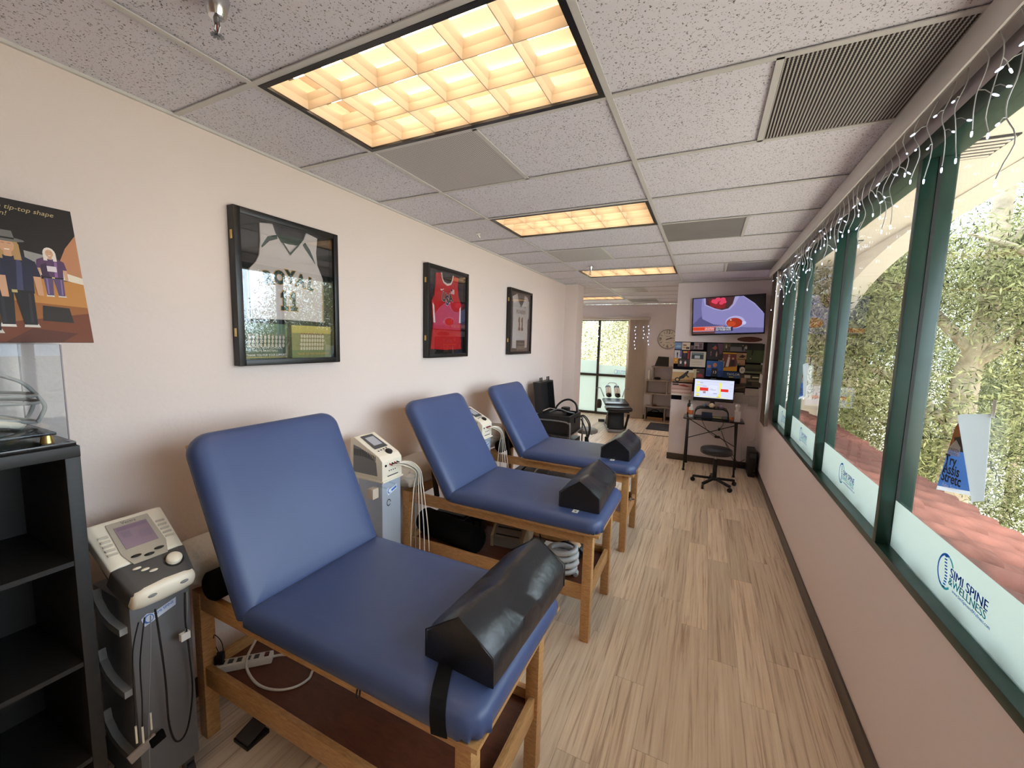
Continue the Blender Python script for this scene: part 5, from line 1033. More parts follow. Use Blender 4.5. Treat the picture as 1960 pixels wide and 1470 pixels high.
for s, a, b, z_ in (('CACTUS PEAR SORBET', 0.335, 0.132, 0.030), ('AND THE BEER SAUCE', 0.335, 0.078, 0.030)): text('caption', s, z_*1.0, WT, sc, TO+tu*(0.015+a*sw)+tvv*(0.022+b*sh_)+tw*0.0075, tu, tvv, bold=0.0006, squeeze=0.66)
for s, b in (('CACTUS PEAR IS', 0.142), ('RED NECTARED', 0.108)): text('caption', s, 0.024, WT, sc, TO+tu*(0.015+0.18*sw)+tvv*(0.022+b*sh_)+tw*0.0075, tu, tvv, squeeze=0.7)
b = MB().ell((2.71, 5.716, 1.905), (0.16, 0.004, 0.038), 24, 8).build('wall_plaque', mat('plaque_wood', (104, 62, 44), 0.5, vary=(18, 0.4, (1, 1, 6))), None, smooth=60); tag(b, 'long oval wooden plaque under the television', 'plaque')

# cork boards and single pinned posters, sizes read off the wall plane
def K(a, b): p = on(1280+a*200/1960, 640+b*150/1470, 1, 5.70); return p.x, p.z
board = thing('pin_board', 'long black pin board covered in sports posters, under the television', 'pin board', (2.30, 5.71, 0.95))
MB().box((1.712, 5.708, 1.10), (2.875, 5.7195, 1.852)).build('panel', mat('black_felt', (22, 20, 26), 0.95, spec=0.05), board)
MB().box((1.712, 5.7075, 0.955), (1.86, 5.7195, 1.10)).build('lower_panel', mat('black_felt', (22, 20, 26)), board)
layer = [0]
def poster(label, quad, base, shapes=(), words=()):
    """quad = two opposite pixel corners in the board crop; shapes in 0..1"""
    (x0, z1), (x1, z0) = K(*quad[0]), K(*quad[1]); w, h = x1-x0, z1-z0; layer[0] += 1; y = 5.7065-0.0012*(layer[0] % 12)-(0.0 if layer[0] < 12 else 0.004)
    t = thing('poster', label, 'poster', ((x0+x1)/2, y, z0), 0, 'posters pinned on the divider wall')
    MB().box((x0, y-0.0006, z0), (x1, y, z1)).build('sheet', flat(base), t)
    if shapes: picture('print', t, (x0, y-0.0007, z0), (1, 0, 0), (0, 0, 1), [(c, [(a*w, b*h) for a, b in p]) for c, p in shapes], 0.00005)
    for s, a, b, sz, c in words: text('poster_lettering', s, sz*h, flat(c), t, (x0+a*w, y-0.0025, z0+b*h), (1, 0, 0), (0, 0, 1), 'CENTER', 0.0004)
SK = (196, 150, 120)
def fig(x, y, s, top, bot=(40, 40, 48), skin=SK): return [(bot, [(x-.05*s, y), (x-.01*s, y), (x, y+.3*s), (x+.03*s, y), (x+.07*s, y), (x+.06*s, y+.42*s), (x-.06*s, y+.42*s)]), (top, [(x-.07*s, y+.38*s), (x+.07*s, y+.38*s), (x+.10*s, y+.74*s), (x-.10*s, y+.74*s)]), (skin, disc(x, y+.84*s, .05*s, .09*s, 10))]
FULL = rect(0, 0, 1, 1)
poster('small pale blue sky photograph at the top left of the board', ((115, 150), (240, 285)), (112, 140, 176), [((150, 174, 200), [(0.1, 0.4), (0.5, 0.65), (0.95, 0.5), (0.8, 0.3), (0.3, 0.3)]), ((84, 108, 150), rect(0, 0, 1, 0.2))])
poster('small cream leaflet with two dark photos beside the blue one', ((255, 150), (398, 292)), (214, 196, 170), [((110, 84, 66), rect(0.12, 0.55, 0.55, 0.72)), ((70, 56, 52), rect(0.5, 0.1, 0.9, 0.4)), ((180, 150, 110), rect(0.12, 0.2, 0.42, 0.42))])
poster('small grey group photograph right of the cream leaflet', ((478, 150), (645, 285)), (140, 120, 124), [((196, 180, 176), rect(0.1, 0.55, 0.9, 0.62)), ((80, 60, 66), rect(0.15, 0.1, 0.4, 0.5)), ((96, 76, 84), rect(0.55, 0.15, 0.85, 0.85))])
poster('small dark photo between the cream leaflet and the grey photo', ((400, 205), (470, 288)), (90, 72, 74), fig(0.5, 0.05, 0.95, (130, 110, 110)))
poster('small white and black runner photo under the blue one', ((112, 297), (242, 452)), (196, 190, 196), fig(0.4, 0.0, 1.0, (34, 32, 40))+[((110, 100, 160), rect(0.72, 0.2, 1, 1))])
poster('small red and black player card beside the runner photo', ((246, 300), (385, 462)), (40, 36, 52), [((160, 36, 44), rect(0.76, 0.0, 1, 1)), ((214, 150, 60), rect(0.2, 0.72, 0.7, 0.9))]+fig(0.4, 0.0, 0.9, (70, 60, 90)))
poster('small orange tinted card at the left end of the board', ((96, 440), (182, 548)), (206, 140, 50), fig(0.45, 0.05, 0.9, (236, 196, 96)))
poster('small photo of two players in white under the player card', ((175, 460), (382, 608)), (60, 52, 54), fig(0.25, 0.0, 0.95, (222, 214, 206))+fig(0.65, 0.0, 0.9, (226, 216, 208), (190, 60, 60)))
poster('tall white framed certificate with a photo at its head', ((412, 318), (682, 618)), (216, 206, 190), [((120, 136, 140), rect(0.07, 0.5, 0.86, 0.94)), ((60, 70, 74), rect(0.1, 0.52, 0.84, 0.80)), ((200, 206, 208), rect(0.28, 0.55, 0.62, 0.74)), ((150, 140, 130), rect(0.08, 0.36, 0.78, 0.38)), ((150, 140, 130), rect(0.08, 0.26, 0.78, 0.28)), ((150, 140, 130), rect(0.08, 0.14, 0.78, 0.16))])
poster('dark collage poster of red clad players beside the certificate', ((730, 165), (1010, 485)), (38, 28, 36), fig(0.25, 0.05, 0.5, (120, 70, 80))+fig(0.6, 0.0, 0.55, (170, 140, 120))+[((176, 84, 70), [(0.3, 0.7), (0.5, 0.88), (0.62, 0.72), (0.5, 0.6)]), ((96, 66, 88), [(0.62, 1), (1, 1), (0.95, 0.4), (0.8, 0.35)])])
poster('blue basketball poster of player 13 seen from behind', ((715, 492), (1010, 798)), (48, 96, 170), [((34, 66, 130), rect(0.03, 0.05, 0.28, 0.40)), ((34, 66, 130), rect(0.7, 0.05, 0.97, 0.40)), ((196, 120, 90), rect(0.06, 0.55, 0.26, 0.72)), ((30, 30, 42), [(0.28, 0), (0.70, 0), (0.66, 0.55), (0.32, 0.55)]), ((196, 130, 92), disc(0.5, 0.74, 0.12, 0.14))], [('13', 0.5, 0.20, 0.24, (220, 214, 206))])
poster('yellow bordered team poster overlapping the blue one', ((945, 335), (1275, 692)), (224, 176, 62), [((120, 66, 60), rect(0.04, 0.16, 0.96, 0.93)), ((222, 210, 200), [(0.08, 0.2), (0.3, 0.2), (0.32, 0.5), (0.1, 0.55)]), ((236, 224, 214), [(0.4, 0.22), (0.55, 0.22), (0.6, 0.75), (0.5, 0.78)]), ((60, 44, 54), [(0.62, 0.25), (0.85, 0.3), (0.86, 0.6), (0.66, 0.62)]), ((214, 170, 140), disc(0.22, 0.62, 0.06, 0.06)), ((214, 170, 140), disc(0.55, 0.84, 0.05, 0.05)), ((214, 170, 140), disc(0.76, 0.68, 0.06, 0.06)), ((226, 160, 50), [(0.04, 0.02), (0.96, 0.02), (0.96, 0.26), (0.04, 0.12)])])
poster('dark blue poster lettered TAYLOR below the yellow one', ((1020, 690), (1345, 830)), (36, 62, 104), [((196, 190, 90), rect(0.35, 0.1, 0.6, 0.25)), ((70, 96, 130), rect(0.6, 0.0, 1, 0.35))], [('TAYLOR', 0.58, 0.42, 0.46, (220, 224, 226))])
poster('narrow green sports photo right of the dark collage', ((1025, 165), (1165, 325)), (84, 84, 60), fig(0.4, 0.05, 0.9, (200, 196, 180))+fig(0.75, 0.1, 0.7, (60, 60, 50)))
poster('wide snowy field photograph under the television', ((1165, 172), (1485, 330)), (120, 122, 126), [((52, 56, 50), rect(0, 0.6, 1, 1))]+fig(0.7, 0.1, 0.8, (40, 40, 50))+fig(0.88, 0.05, 0.8, (190, 186, 190)))
poster('small tan racing photo right of the yellow poster', ((1275, 345), (1480, 470)), (176, 142, 106), [((50, 42, 40), [(0.2, 0.3), (0.5, 0.7), (0.8, 0.5), (0.6, 0.2)]), ((216, 190, 150), rect(0.6, 0.7, 1, 0.85))])
poster('small tan photo of two faces below the racing photo', ((1280, 472), (1425, 585)), (184, 150, 110), [((150, 118, 88), rect(0.1, 0.02, 0.95, 0.35)), ((90, 110, 96), rect(0, 0, 0.35, 0.7)), ((200, 130, 100), disc(0.62, 0.5, 0.16, 0.3)), ((200, 150, 120), disc(0.2, 0.55, 0.12, 0.22))])
poster('round white number 37 plate photograph', ((1325, 600), (1432, 742)), (38, 36, 36), [((222, 218, 206), disc(0.5, 0.5, 0.46, 0.46))], [('37', 0.5, 0.36, 0.36, (30, 30, 30))])
poster('large dark green playing field poster at the right end of the board', ((1478, 175), (1770, 540)), (62, 76, 50), [((34, 40, 34), rect(0, 0.66, 1, 1)), ((70, 86, 56), rect(0, 0.12, 1, 0.66)), ((30, 34, 32), [(0.28, 0.4), (0.36, 0.4), (0.4, 0.66), (0.3, 0.68)]), ((214, 214, 200), disc(0.25, 0.22, 0.03, 0.025))])
poster('green team line up photograph below the playing field poster', ((1436, 560), (1745, 740)), (74, 82, 58), [((40, 44, 40), rect(0.05, 0.25, 0.95, 0.45)), ((110, 116, 84), rect(0, 0.0, 1, 0.2))]+[((50, 46, 48), rect(0.08+0.09*i, 0.3, 0.13+0.09*i, 0.62)) for i in range(10)])
poster('collage of soldiers and banners at the lower right of the board', ((1345, 745), (1715, 1000)), (78, 72, 58), [((196, 190, 176), rect(0.2, 0.72, 0.48, 0.95)), ((54, 60, 44), rect(0.52, 0.62, 0.95, 0.98)), ((206, 206, 170), rect(0.58, 0.74, 0.88, 0.84)), ((170, 130, 110), rect(0.05, 0.3, 0.3, 0.7)), ((40, 42, 46), [(0.3, 0.1), (0.6, 0.12), (0.55, 0.42), (0.35, 0.4)]), ((150, 140, 120), rect(0.4, 0.48, 0.9, 0.54))])
poster('dark brown landscape strip left of the pinned notices', ((1245, 925), (1430, 1080)), (66, 58, 52), [((110, 96, 84), [(0, 0.3), (1, 0.6), (1, 0.75), (0, 0.5)])])
poster('tan motocross poster at the left end with a rider on a dark bike', ((75, 650), (455, 905)), (196, 160, 112), [((226, 216, 200), rect(0, 0.8, 1, 1)), ((150, 116, 80), rect(0, 0, 1, 0.2)), ((32, 30, 34), disc(0.26, 0.18, 0.13, 0.18)), ((196, 160, 112), disc(0.26, 0.18, 0.07, 0.10)), ((34, 32, 38), [(0.3, 0.2), (0.55, 0.3), (0.72, 0.65), (0.78, 0.9), (0.70, 0.92), (0.5, 0.6), (0.34, 0.4)]), ((60, 52, 54), [(0.5, 0.62), (0.68, 0.62), (0.82, 0.42), (0.76, 0.38), (0.66, 0.5), (0.5, 0.5)])])
poster('pink and grey poster under the motocross one with a red car', ((55, 905), (425, 1160)), (206, 170, 160), [((150, 60, 58), [(0.3, 0.86), (0.6, 0.92), (0.95, 0.75), (0.7, 0.72), (0.4, 0.78)]), ((50, 44, 48), rect(0.05, 0.82, 0.35, 0.95)), ((226, 204, 196), rect(0.02, 0.3, 0.95, 0.42)), ((176, 136, 128), rect(0.02, 0.5, 0.95, 0.56)), ((232, 226, 214), rect(0, 0, 1, 0.14))])
poster('small dark photo with a red shape left of the blue poster', ((512, 640), (660, 825)), (70, 56, 54), [((170, 56, 54), [(0.1, 0.1), (0.9, 0.1), (0.75, 0.45), (0.25, 0.45)]), ((150, 146, 130), rect(0.05, 0.62, 0.4, 0.72))])
poster('narrow cream slip beside the motocross poster', ((455, 650), (512, 820)), (206, 192, 146))
poster('white notice slip behind the left side of the monitor', ((285, 1175), (500, 1258)), (200, 196, 188), [((150, 146, 140), rect(0.1, 0.4, 0.8, 0.5))])
poster('white paper notice, upper of the pinned notices right of the monitor', ((1432, 1010), (1688, 1165)), (186, 178, 168))
poster('white paper notice, lowest of the pinned notices right of the monitor', ((1495, 1175), (1672, 1362)), (190, 182, 172))
poster('white paper notice close beside the monitor edge', ((1235, 1085), (1395, 1300)), (178, 170, 160))
poster('white paper notice overlapped between the other two notices', ((1390, 1165), (1510, 1305)), (182, 174, 164))
b = MB().ext([(2.865, 5.695, 1.30), (2.90, 5.66, 1.28), (2.905, 5.655, 1.40), (2.875, 5.69, 1.42)], (0.004, 0.004, 0)).build('hanging_note', M_PAPER, None); tag(b, 'curled white note hanging at the corner by the blind', 'note')
t = thing('cable_conduit', 'white surface conduit running down the divider wall to a loop of cable', 'conduit', (2.885, 5.71, 0.5))
MB().box((2.878, 5.706, 0.52), (2.894, 5.7195, 1.86)).build('channel', M_WHITE, t)
MB().tube(catmull([(2.886, 5.70, 0.52), (2.87, 5.69, 0.45), (2.83, 5.685, 0.42), (2.79, 5.69, 0.45), (2.775, 5.70, 0.51), (2.76, 5.70, 0.50), (2.73, 5.70, 0.40), (2.72, 5.70, 0.25), (2.74, 5.70, 0.12)], 6), 0.005, 6).build('cable_loop', M_WHITE, t, smooth=60)
t = thing('power_outlet', 'white wall outlet with black power bricks plugged in behind the desk', 'outlet', (2.42, 5.71, 0.48))
MB().box((2.385, 5.711, 0.50), (2.455, 5.7195, 0.615)).build('plate', M_WHITE, t, bevel=0.002)
MB().box((2.40, 5.68, 0.535), (2.425, 5.711, 0.575)).build('plug', M_BLACK, t, bevel=0.003)
MB().box((2.36, 5.66, 0.425), (2.43, 5.70, 0.455)).build('power_brick', M_BLACK, t, bevel=0.003)
for p in ([(2.43, 5.68, 0.44), (2.52, 5.66, 0.36), (2.62, 5.66, 0.20), (2.72, 5.62, 0.06), (2.79, 5.56, 0.12)], [(2.41, 5.67, 0.55), (2.46, 5.64, 0.66), (2.40, 5.62, 0.75)], [(2.36, 5.68, 0.44), (2.26, 5.66, 0.52), (2.18, 5.64, 0.66), (2.14, 5.62, 0.75)], [(2.44, 5.68, 0.54), (2.55, 5.66, 0.28), (2.66, 5.64, 0.10), (2.77, 5.60, 0.17)]): MB().tube(catmull(p, 6), 0.004, 6).build('cable', M_BLACK, t, smooth=60)

# desk
t = thing('computer_desk', 'small black metal desk with crossed braces under the monitor', 'desk', (2.31, 5.40, 0))
DZT = 0.760
MB().ext([(1.955, 5.20, DZT-0.012), (2.665, 5.20, DZT-0.012), (2.70, 5.23, DZT-0.012), (2.70, 5.62, DZT-0.012), (1.925, 5.62, DZT-0.012), (1.925, 5.23, DZT-0.012)], (0, 0, 0.012)).build('top', mat('black_glass_top', (16, 16, 18), 0.12), t, bevel=0.002)
ft = {'fl': (1.975, 5.19), 'bl': (1.99, 5.62), 'fr': (2.615, 5.19), 'br': (2.65, 5.60)}
for k_, (x, y) in ft.items():
    xt = 1.985 if x < 2.2 else 2.610; MB().bar((x, y, 0.02), (xt, 5.25 if y < 5.4 else 5.585, DZT-0.012), 0.024, 0.024).build('leg', M_BLACK, t, bevel=0.002)
    MB().cyl((x, y, 0), (x, y, 0.022), 0.018, n=14).build('foot', M_BLACK, t, smooth=40)
MB().cyl((1.99, 5.60, 0.69), (2.64, 5.60, 0.33), 0.006, n=8).build('cross_brace', M_BLACK, t, smooth=40)
MB().cyl((1.99, 5.59, 0.40), (2.63, 5.59, 0.66), 0.006, n=8).build('cross_brace', M_BLACK, t, smooth=40)
for x, y in ((1.985, 0), (2.61, 0)): MB().box((x-0.01, 5.25, DZT-0.034), (x+0.01, 5.585, DZT-0.013)).build('side_bar', M_BLACK, t)
MB().box((1.985, 5.572, DZT-0.034), (2.61, 5.588, DZT-0.013)).build('rear_bar', M_BLACK, t)
t = thing('monitor_riser', 'black curved monitor riser on the desk', 'riser', (2.29, 5.42, DZT))
rz = [(2.060, DZT+0.001), (2.066, 0.855), (2.09, 0.895), (2.13, 0.912), (2.44, 0.912), (2.485, 0.895), (2.508, 0.855), (2.515, DZT+0.001)]
outer = [(a, 5.33, b) for a, b in rz]; inner = [(a+(0.012 if a < 2.2 else -0.012 if a > 2.35 else 0)*1.0, 5.33, b-(0.014 if b > 0.85 else 0)) for a, b in rz]
mb = MB()
for i in range(len(rz)-1): mb.ext([outer[i], outer[i+1], inner[i+1], inner[i]], (0, 0.22, 0))
mb.build('bent_shelf', M_BLACK, t)
MB().box((2.075, 5.335, DZT+0.0015), (2.50, 5.545, DZT+0.012)).build('base_tray', M_BLACK, t)
b = MB().box((2.16, 5.36, DZT+0.0125), (2.30, 5.46, DZT+0.075)).build('navy_notebook_stack', mat('navy_cover', (34, 40, 66), 0.5), None, bevel=0.004); tag(b, 'navy box under the monitor riser', 'box')
b = MB().box((2.31, 5.36, DZT+0.0125), (2.42, 5.45, DZT+0.028)).build('note_pad', flat((196, 190, 130)), None); tag(b, 'pale yellow note pad under the monitor riser', 'note pad')
b = MB().box((2.43, 5.35, DZT+0.0125), (2.49, 5.47, DZT+0.034)).build('desk_phone', M_GREY, None, bevel=0.004); tag(b, 'small grey gadget under the right end of the monitor riser', 'gadget')
t = thing('computer_monitor', 'black computer monitor showing a white schedule with red and yellow cells', 'monitor', (2.29, 5.47, 0.913))
mu, mv = Vector((math.cos(R(-0.3)), 0, math.sin(R(-0.3)))), Vector((0, 0.06, 1)).normalized(); MO = Vector((2.030, 5.445, 0.998)); mw = mu.cross(mv); MW, MH = 0.527, 0.325
MB().ext([MO, MO+mu*MW, MO+mu*MW+mv*MH, MO+mv*MH], -mw*0.03).build('housing', M_BLACK, t, bevel=0.003)
MB().box((2.26, 5.47, 0.922), (2.32, 5.50, 1.05)).build('neck', M_BLACK, t); MB().box((2.19, 5.40, 0.9125), (2.39, 5.53, 0.922)).build('stand_base', M_BLACK, t, bevel=0.003)
MB().box((2.245, 5.440, 1.323), (2.315, 5.462, 1.334)).build('webcam', M_DGREY, t, bevel=0.003)
mm_ = lambda rgb: screen_mat('pc_%d_%d_%d' % rgb, rgb, 1.0)
Q = lambda a, b, c, d: [(x*0.507, y*0.262) for x, y in rect(a, b, c, d)]
WHT = (214, 220, 246); YEL = (236, 232, 110); RED_ = (222, 50, 40)
shp = [(mm_(WHT), Q(0, 0, 1, 1)), (mm_((150, 160, 196)), Q(0.05, 0.885, 0.9, 0.893)), (mm_(YEL), Q(0.05, 0.06, 0.13, 0.20)), (mm_(YEL), Q(0.05, 0.28, 0.13, 0.62)), (mm_(YEL), Q(0.05, 0.80, 0.13, 0.87)), (mm_(YEL), Q(0.05, 0.70, 0.22, 0.725)), (mm_((110, 112, 130)), Q(0.05, 0.665, 0.22, 0.675)), (mm_((110, 112, 130)), Q(0.05, 0.225, 0.13, 0.235)), (mm_((140, 142, 160)), Q(0.14, 0.80, 0.22, 0.83)),
       (mm_(RED_), Q(0.14, 0.37, 0.36, 0.55)), (mm_((150, 130, 120)), Q(0.23, 0.24, 0.30, 0.34)), (mm_((200, 190, 220)), Q(0.22, 0.60, 0.32, 0.66)), (mm_((190, 194, 230)), Q(0.36, 0.22, 0.63, 0.73)), (mm_((222, 226, 250)), Q(0.365, 0.23, 0.625, 0.72)), (mm_((120, 120, 150)), Q(0.40, 0.44, 0.56, 0.458)), (mm_((120, 120, 150)), Q(0.40, 0.50, 0.48, 0.51)), (mm_((90, 110, 170)), Q(0.49, 0.245, 0.59, 0.27)),
       (mm_(YEL), Q(0.62, 0.06, 0.69, 0.86)), (mm_(WHT), Q(0.60, 0.22, 0.645, 0.76)), (mm_((176, 170, 60)), Q(0.585, 0.04, 0.67, 0.09)), (mm_(YEL), Q(0.20, 0.03, 0.85, 0.06)), (mm_(RED_), Q(0.68, 0.38, 0.87, 0.53)), (mm_((150, 154, 180)), Q(0.89, 0.80, 0.99, 0.81)), (mm_((170, 174, 200)), Q(0.89, 0.58, 0.98, 0.59)), (mm_((170, 174, 200)), Q(0.89, 0.44, 0.98, 0.45)), (mm_((176, 170, 60)), Q(0.05, 0.06, 0.13, 0.09))]
picture('screen_image', t, MO+mu*0.010+mv*0.052+mw*0.0008, mu, mv, shp, 0.0002)
# trinkets along the riser
def trinket(name, label, x, m, r_, kind):
    t = thing(name, label, 'ornament', (x, 5.375, 0.9125), 0, 'ornaments on the monitor riser')
    if kind == 'ball':
        MB().ell((x, 5.375, 0.9125+r_), (r_, r_, r_), 18, 12).build('ball', m, t, smooth=60); MB().lathe([(r_*0.6, 0), (r_*0.6, 0.004), (r_*0.4, 0.006)], (x, 5.375, 0.9125), 16).build('ring_stand', M_DGREY, t)
    else:
        MB().lathe([(r_*0.8, 0), (r_*0.9, 0.006), (r_*0.4, 0.012), (r_*0.55, r_), (r_*0.8, r_*1.5), (r_*0.5, r_*2)], (x, 5.375, 0.9125), 16).build('figure', m, t, smooth=40); MB().ell((x, 5.375, 0.9125+r_*2.2), (r_*0.5, r_*0.5, r_*0.5), 12, 8).build('head', m, t, smooth=60)
trinket('crystal_ball', 'dark glass ball at the left of the riser ornaments', 2.185, mat('dark_crystal', (96, 100, 106), 0.1), 0.030, 'ball')
trinket('autograph_ball', 'cream baseball in the middle of the monitor riser', 2.283, mat('leather_cream', (226, 200, 160), 0.6), 0.036, 'ball')
trinket('small_figurine', 'small brown figurine right of the cream baseball', 2.345, mat('figurine_brown', (150, 118, 98), 0.5), 0.020, 'fig')
trinket('purple_ornament', 'purple and white ornament at the right of the riser', 2.40, mat('figurine_purple', (128, 96, 140), 0.4), 0.024, 'ball')
t = thing('tissue_box', 'white tissue box with a tuft of tissue on the right of the desk', 'tissue box', (2.60, 5.33, DZT))
MB().box((2.575, 5.27, DZT+0.001), (2.645, 5.40, DZT+0.15)).build('box', mat('tissue_carton', (214, 206, 204), 0.6), t, bevel=0.003)
tz = DZT+0.15; MB().rings([[(2.61+r_*math.cos(a*math.pi/5), 5.335+r_*math.sin(a*math.pi/5)*1.4, tz+zz+0.006*((a % 2)*2-1)*(zz > 0.01)) for a in range(10)] for r_, zz in ((0.018, 0.0), (0.024, 0.035), (0.036, 0.065), (0.022, 0.085))]).build('tissue', M_PAPER, t, smooth=50)
def bottle(name, label, x, y, r_, h, m, mc, base=DZT):
    t = thing(name, label, 'bottle', (x, y, base)); b = base+0.001
    MB().lathe([(r_*0.9, b), (r_, b+0.006), (r_, b+h*0.68), (r_*0.85, b+h*0.76), (r_*0.4, b+h*0.84), (r_*0.4, b+h*0.88)], (x, y, 0), 16).build('body', m, t, smooth=40)
    MB().cyl((x, y, b+h*0.88), (x, y, b+h), r_*0.45, n=14).build('cap', mc, t, smooth=40)
    MB().lathe([(r_*1.01, b+h*0.2), (r_*1.01, b+h*0.55)], (x, y, 0), 16).build('label_band', flat((206, 110, 60)), t, smooth=40)
bottle('spray_bottle', 'orange and white labelled bottle at the left of the desk', 2.02, 5.36, 0.032, 0.185, M_WHITE, M_WHITE)
bottle('dark_bottle', 'tall dark bottle behind the orange labelled one', 1.985, 5.48, 0.026, 0.23, M_BLACK, M_BLACK)
bottle('clear_jar', 'clear jar with a light cap beside the tissue box', 2.545, 5.30, 0.026, 0.10, M_ACRYL, M_GREY)
t = thing('computer_tower', 'small black computer tower on the floor in the corner by the desk', 'computer', (2.84, 5.48, 0))
MB().box((2.79, 5.30, 0.02), (2.885, 5.66, 0.36)).build('case', M_BLACK, t, bevel=0.006)
for y in (5.34, 5.62): MB().box((2.80, y-0.015, 0), (2.875, y+0.015, 0.02)).build('foot', M_BLACK, t)
MB().box((2.80, 5.296, 0.28), (2.875, 5.30, 0.34)).build('drive_panel', M_DGREY, t)
for z in (0.10, 0.05): MB().cyl((2.865, 5.2955, z), (2.865, 5.30, z), 0.006, n=10).build('badge', M_STEEL, t)
# swivel stool
def swivel_stool(label, x, y, zs, r_, m, seed, thick=0.075):
    t = thing('swivel_stool', label, 'stool', (x, y, 0))
    MB().lathe([(r_*0.9, zs-thick), (r_, zs-thick+0.012), (r_*1.01, zs-0.03), (r_*0.97, zs-0.01), (r_*0.85, zs-0.001), (r_*0.01, zs)], (x, y, 0), 32).build('seat', m, t, smooth=45)
    MB().cyl((x, y, zs-thick-0.09), (x, y, zs-thick), 0.014, n=12).build('gas_rod', M_CHROME, t, smooth=40)
    MB().cyl((x, y, 0.07), (x, y, zs-thick-0.07), 0.026, n=14).build('column', M_BLACK, t, smooth=40)
    MB().tube([(x+0.02, y, zs-thick-0.01), (x+0.06, y+0.02, zs-thick-0.03), (x+0.08, y+0.03, zs-thick-0.035)], 0.005, 6).build('lever', M_BLACK, t, smooth=40)
    for i in range(5):
        a = seed+2*math.pi*i/5; e = Vector((x+0.26*math.cos(a), y+0.26*math.sin(a), 0.072)); s_ = Vector((x, y, 0.095))
        MB().bar(s_, e, 0.036, 0.028, up=(0, 0, 1)).build('base_arm', M_BLACK, t, bevel=0.006)
        c = MB().cyl((e.x-0.014*math.sin(a+.5), e.y+0.014*math.cos(a+.5), 0.028), (e.x+0.014*math.sin(a+.5), e.y-0.014*math.cos(a+.5), 0.028), 0.028, n=16).build('caster', M_BLACK, t, smooth=40)
        MB().cyl((e.x, e.y, 0.03), (e.x, e.y, 0.07), 0.008, n=8).build('caster_stem', M_DGREY, c, smooth=40)
    return t
swivel_stool('black round swivel stool in front of the computer desk', 2.365, 4.69, 0.495, 0.187, mat('black_seat_vinyl', (36, 36, 38), 0.35), R(-48))

# ================================================================== EQUIPMENT CART WITH OPEN CASE
t = thing('equipment_cart', 'chrome tube cart holding an open black case past the farthest table', 'cart', (0.42, 4.15, 0))
cx0, cx1, cyA, cyB = 0.16, 0.66, 3.86, 4.44
for y in (cyA, cyB):
    pts = catmull([(cx0, y, 0.06), (cx0, y, 0.72), (cx0+0.02, y, 0.765), (cx0+0.06, y, 0.78), (cx1-0.12, y, 0.78), (cx1-0.03, y, 0.76), (cx1, y, 0.70), (cx1, y, 0.06)], 5); MB().tube(pts, 0.012, 8).build('side_tube', M_STEEL, t, smooth=60)
for z in (0.22, 0.60):
    MB().box((cx0+0.005, cyA, z-0.01), (cx1-0.005, cyB, z+0.002)).build('deck', M_BLACK, t)
    for x in (cx0, cx1): MB().cyl((x, cyA, z), (x, cyB, z), 0.008, n=8).build('cross_tube', M_STEEL, t, smooth=40)
for x in (cx0, cx1):
    for y in (cyA, cyB): MB().cyl((x, y-0.012, 0.04), (x, y+0.012, 0.04), 0.04, n=16).build('caster', M_BLACK, t, smooth=40)
t = thing('hard_case', 'open black hard case with its lid against the wall, on the chrome cart', 'case', (0.40, 4.15, 0.603))
z0 = 0.603; a0, a1, b0, b1 = 0.185, 0.64, 3.90, 4.40
M_CASE = mat('case_black', (24, 23, 24), 0.5, bump=(60, 0.15, 0.004))
MB().box((a0, b0, z0), (a1, b1, z0+0.02)).box((a0, b0, z0+0.02), (a0+0.02, b1, z0+0.24)).box((a1-0.02, b0, z0+0.02), (a1, b1, z0+0.24)).box((a0+0.02, b0, z0+0.02), (a1-0.02, b0+0.02, z0+0.24)).box((a0+0.02, b1-0.02, z0+0.02), (a1-0.02, b1, z0+0.24)).build('tray', M_CASE, t)
MB().box((a0+0.02, b0+0.02, z0+0.02), (a1-0.02, b1-0.02, z0+0.17)).build('foam_insert', M_BLACKF, t)
LZ0, LZ1 = z0+0.25, z0+0.655
lid = MB(); lx = lambda z: 0.165-0.05*(z-LZ0)/(LZ1-LZ0)
lid.ext([(lx(LZ0), b0, LZ0), (lx(LZ0)+0.012, b0, LZ0), (lx(LZ1)+0.012, b0, LZ1), (lx(LZ1), b0, LZ1)], (0, b1-b0, 0))
for ya in (b0, b1-0.02): lid.ext([(lx(LZ0)+0.012, ya, LZ0), (lx(LZ0)+0.10, ya, LZ0), (lx(LZ1)+0.10, ya, LZ1), (lx(LZ1)+0.012, ya, LZ1)], (0, 0.02, 0))
lid.ext([(lx(LZ1)+0.012, b0+0.02, LZ1), (lx(LZ1)+0.10, b0+0.02, LZ1), (lx(LZ1)+0.10, b0+0.02, LZ1-0.02), (lx(LZ1)+0.012, b0+0.02, LZ1-0.02)], (0, b1-b0-0.04, 0))
lid.build('lid', M_CASE, t)
for y in (4.02, 4.28): MB().tube([(lx(LZ1)+0.06, y-0.02, LZ1), (lx(LZ1)+0.055, y-0.012, LZ1+0.05), (lx(LZ1)+0.07, y+0.012, LZ1+0.055), (lx(LZ1)+0.07, y+0.02, LZ1)], 0.010, 6).build('latch', M_CASE, t, smooth=50)
MB().box((a1, 4.10, z0+0.13), (a1+0.015, 4.20, z0+0.20)).build('front_latch', M_BLACK, t)
t = thing('laser_device', 'black padded device with a thick arched hose inside the open case', 'device', (0.42, 4.15, z0+0.17))
MB().box((0.24, 3.95, z0+0.171), (0.50, 4.22, z0+0.25)).build('body', mat('device_black', (34, 33, 34), 0.4), t, bevel=0.02)
MB().box((0.42, 4.18, z0+0.251), (0.52, 4.30, z0+0.31)).build('handset', M_BLACK, t, bevel=0.015)
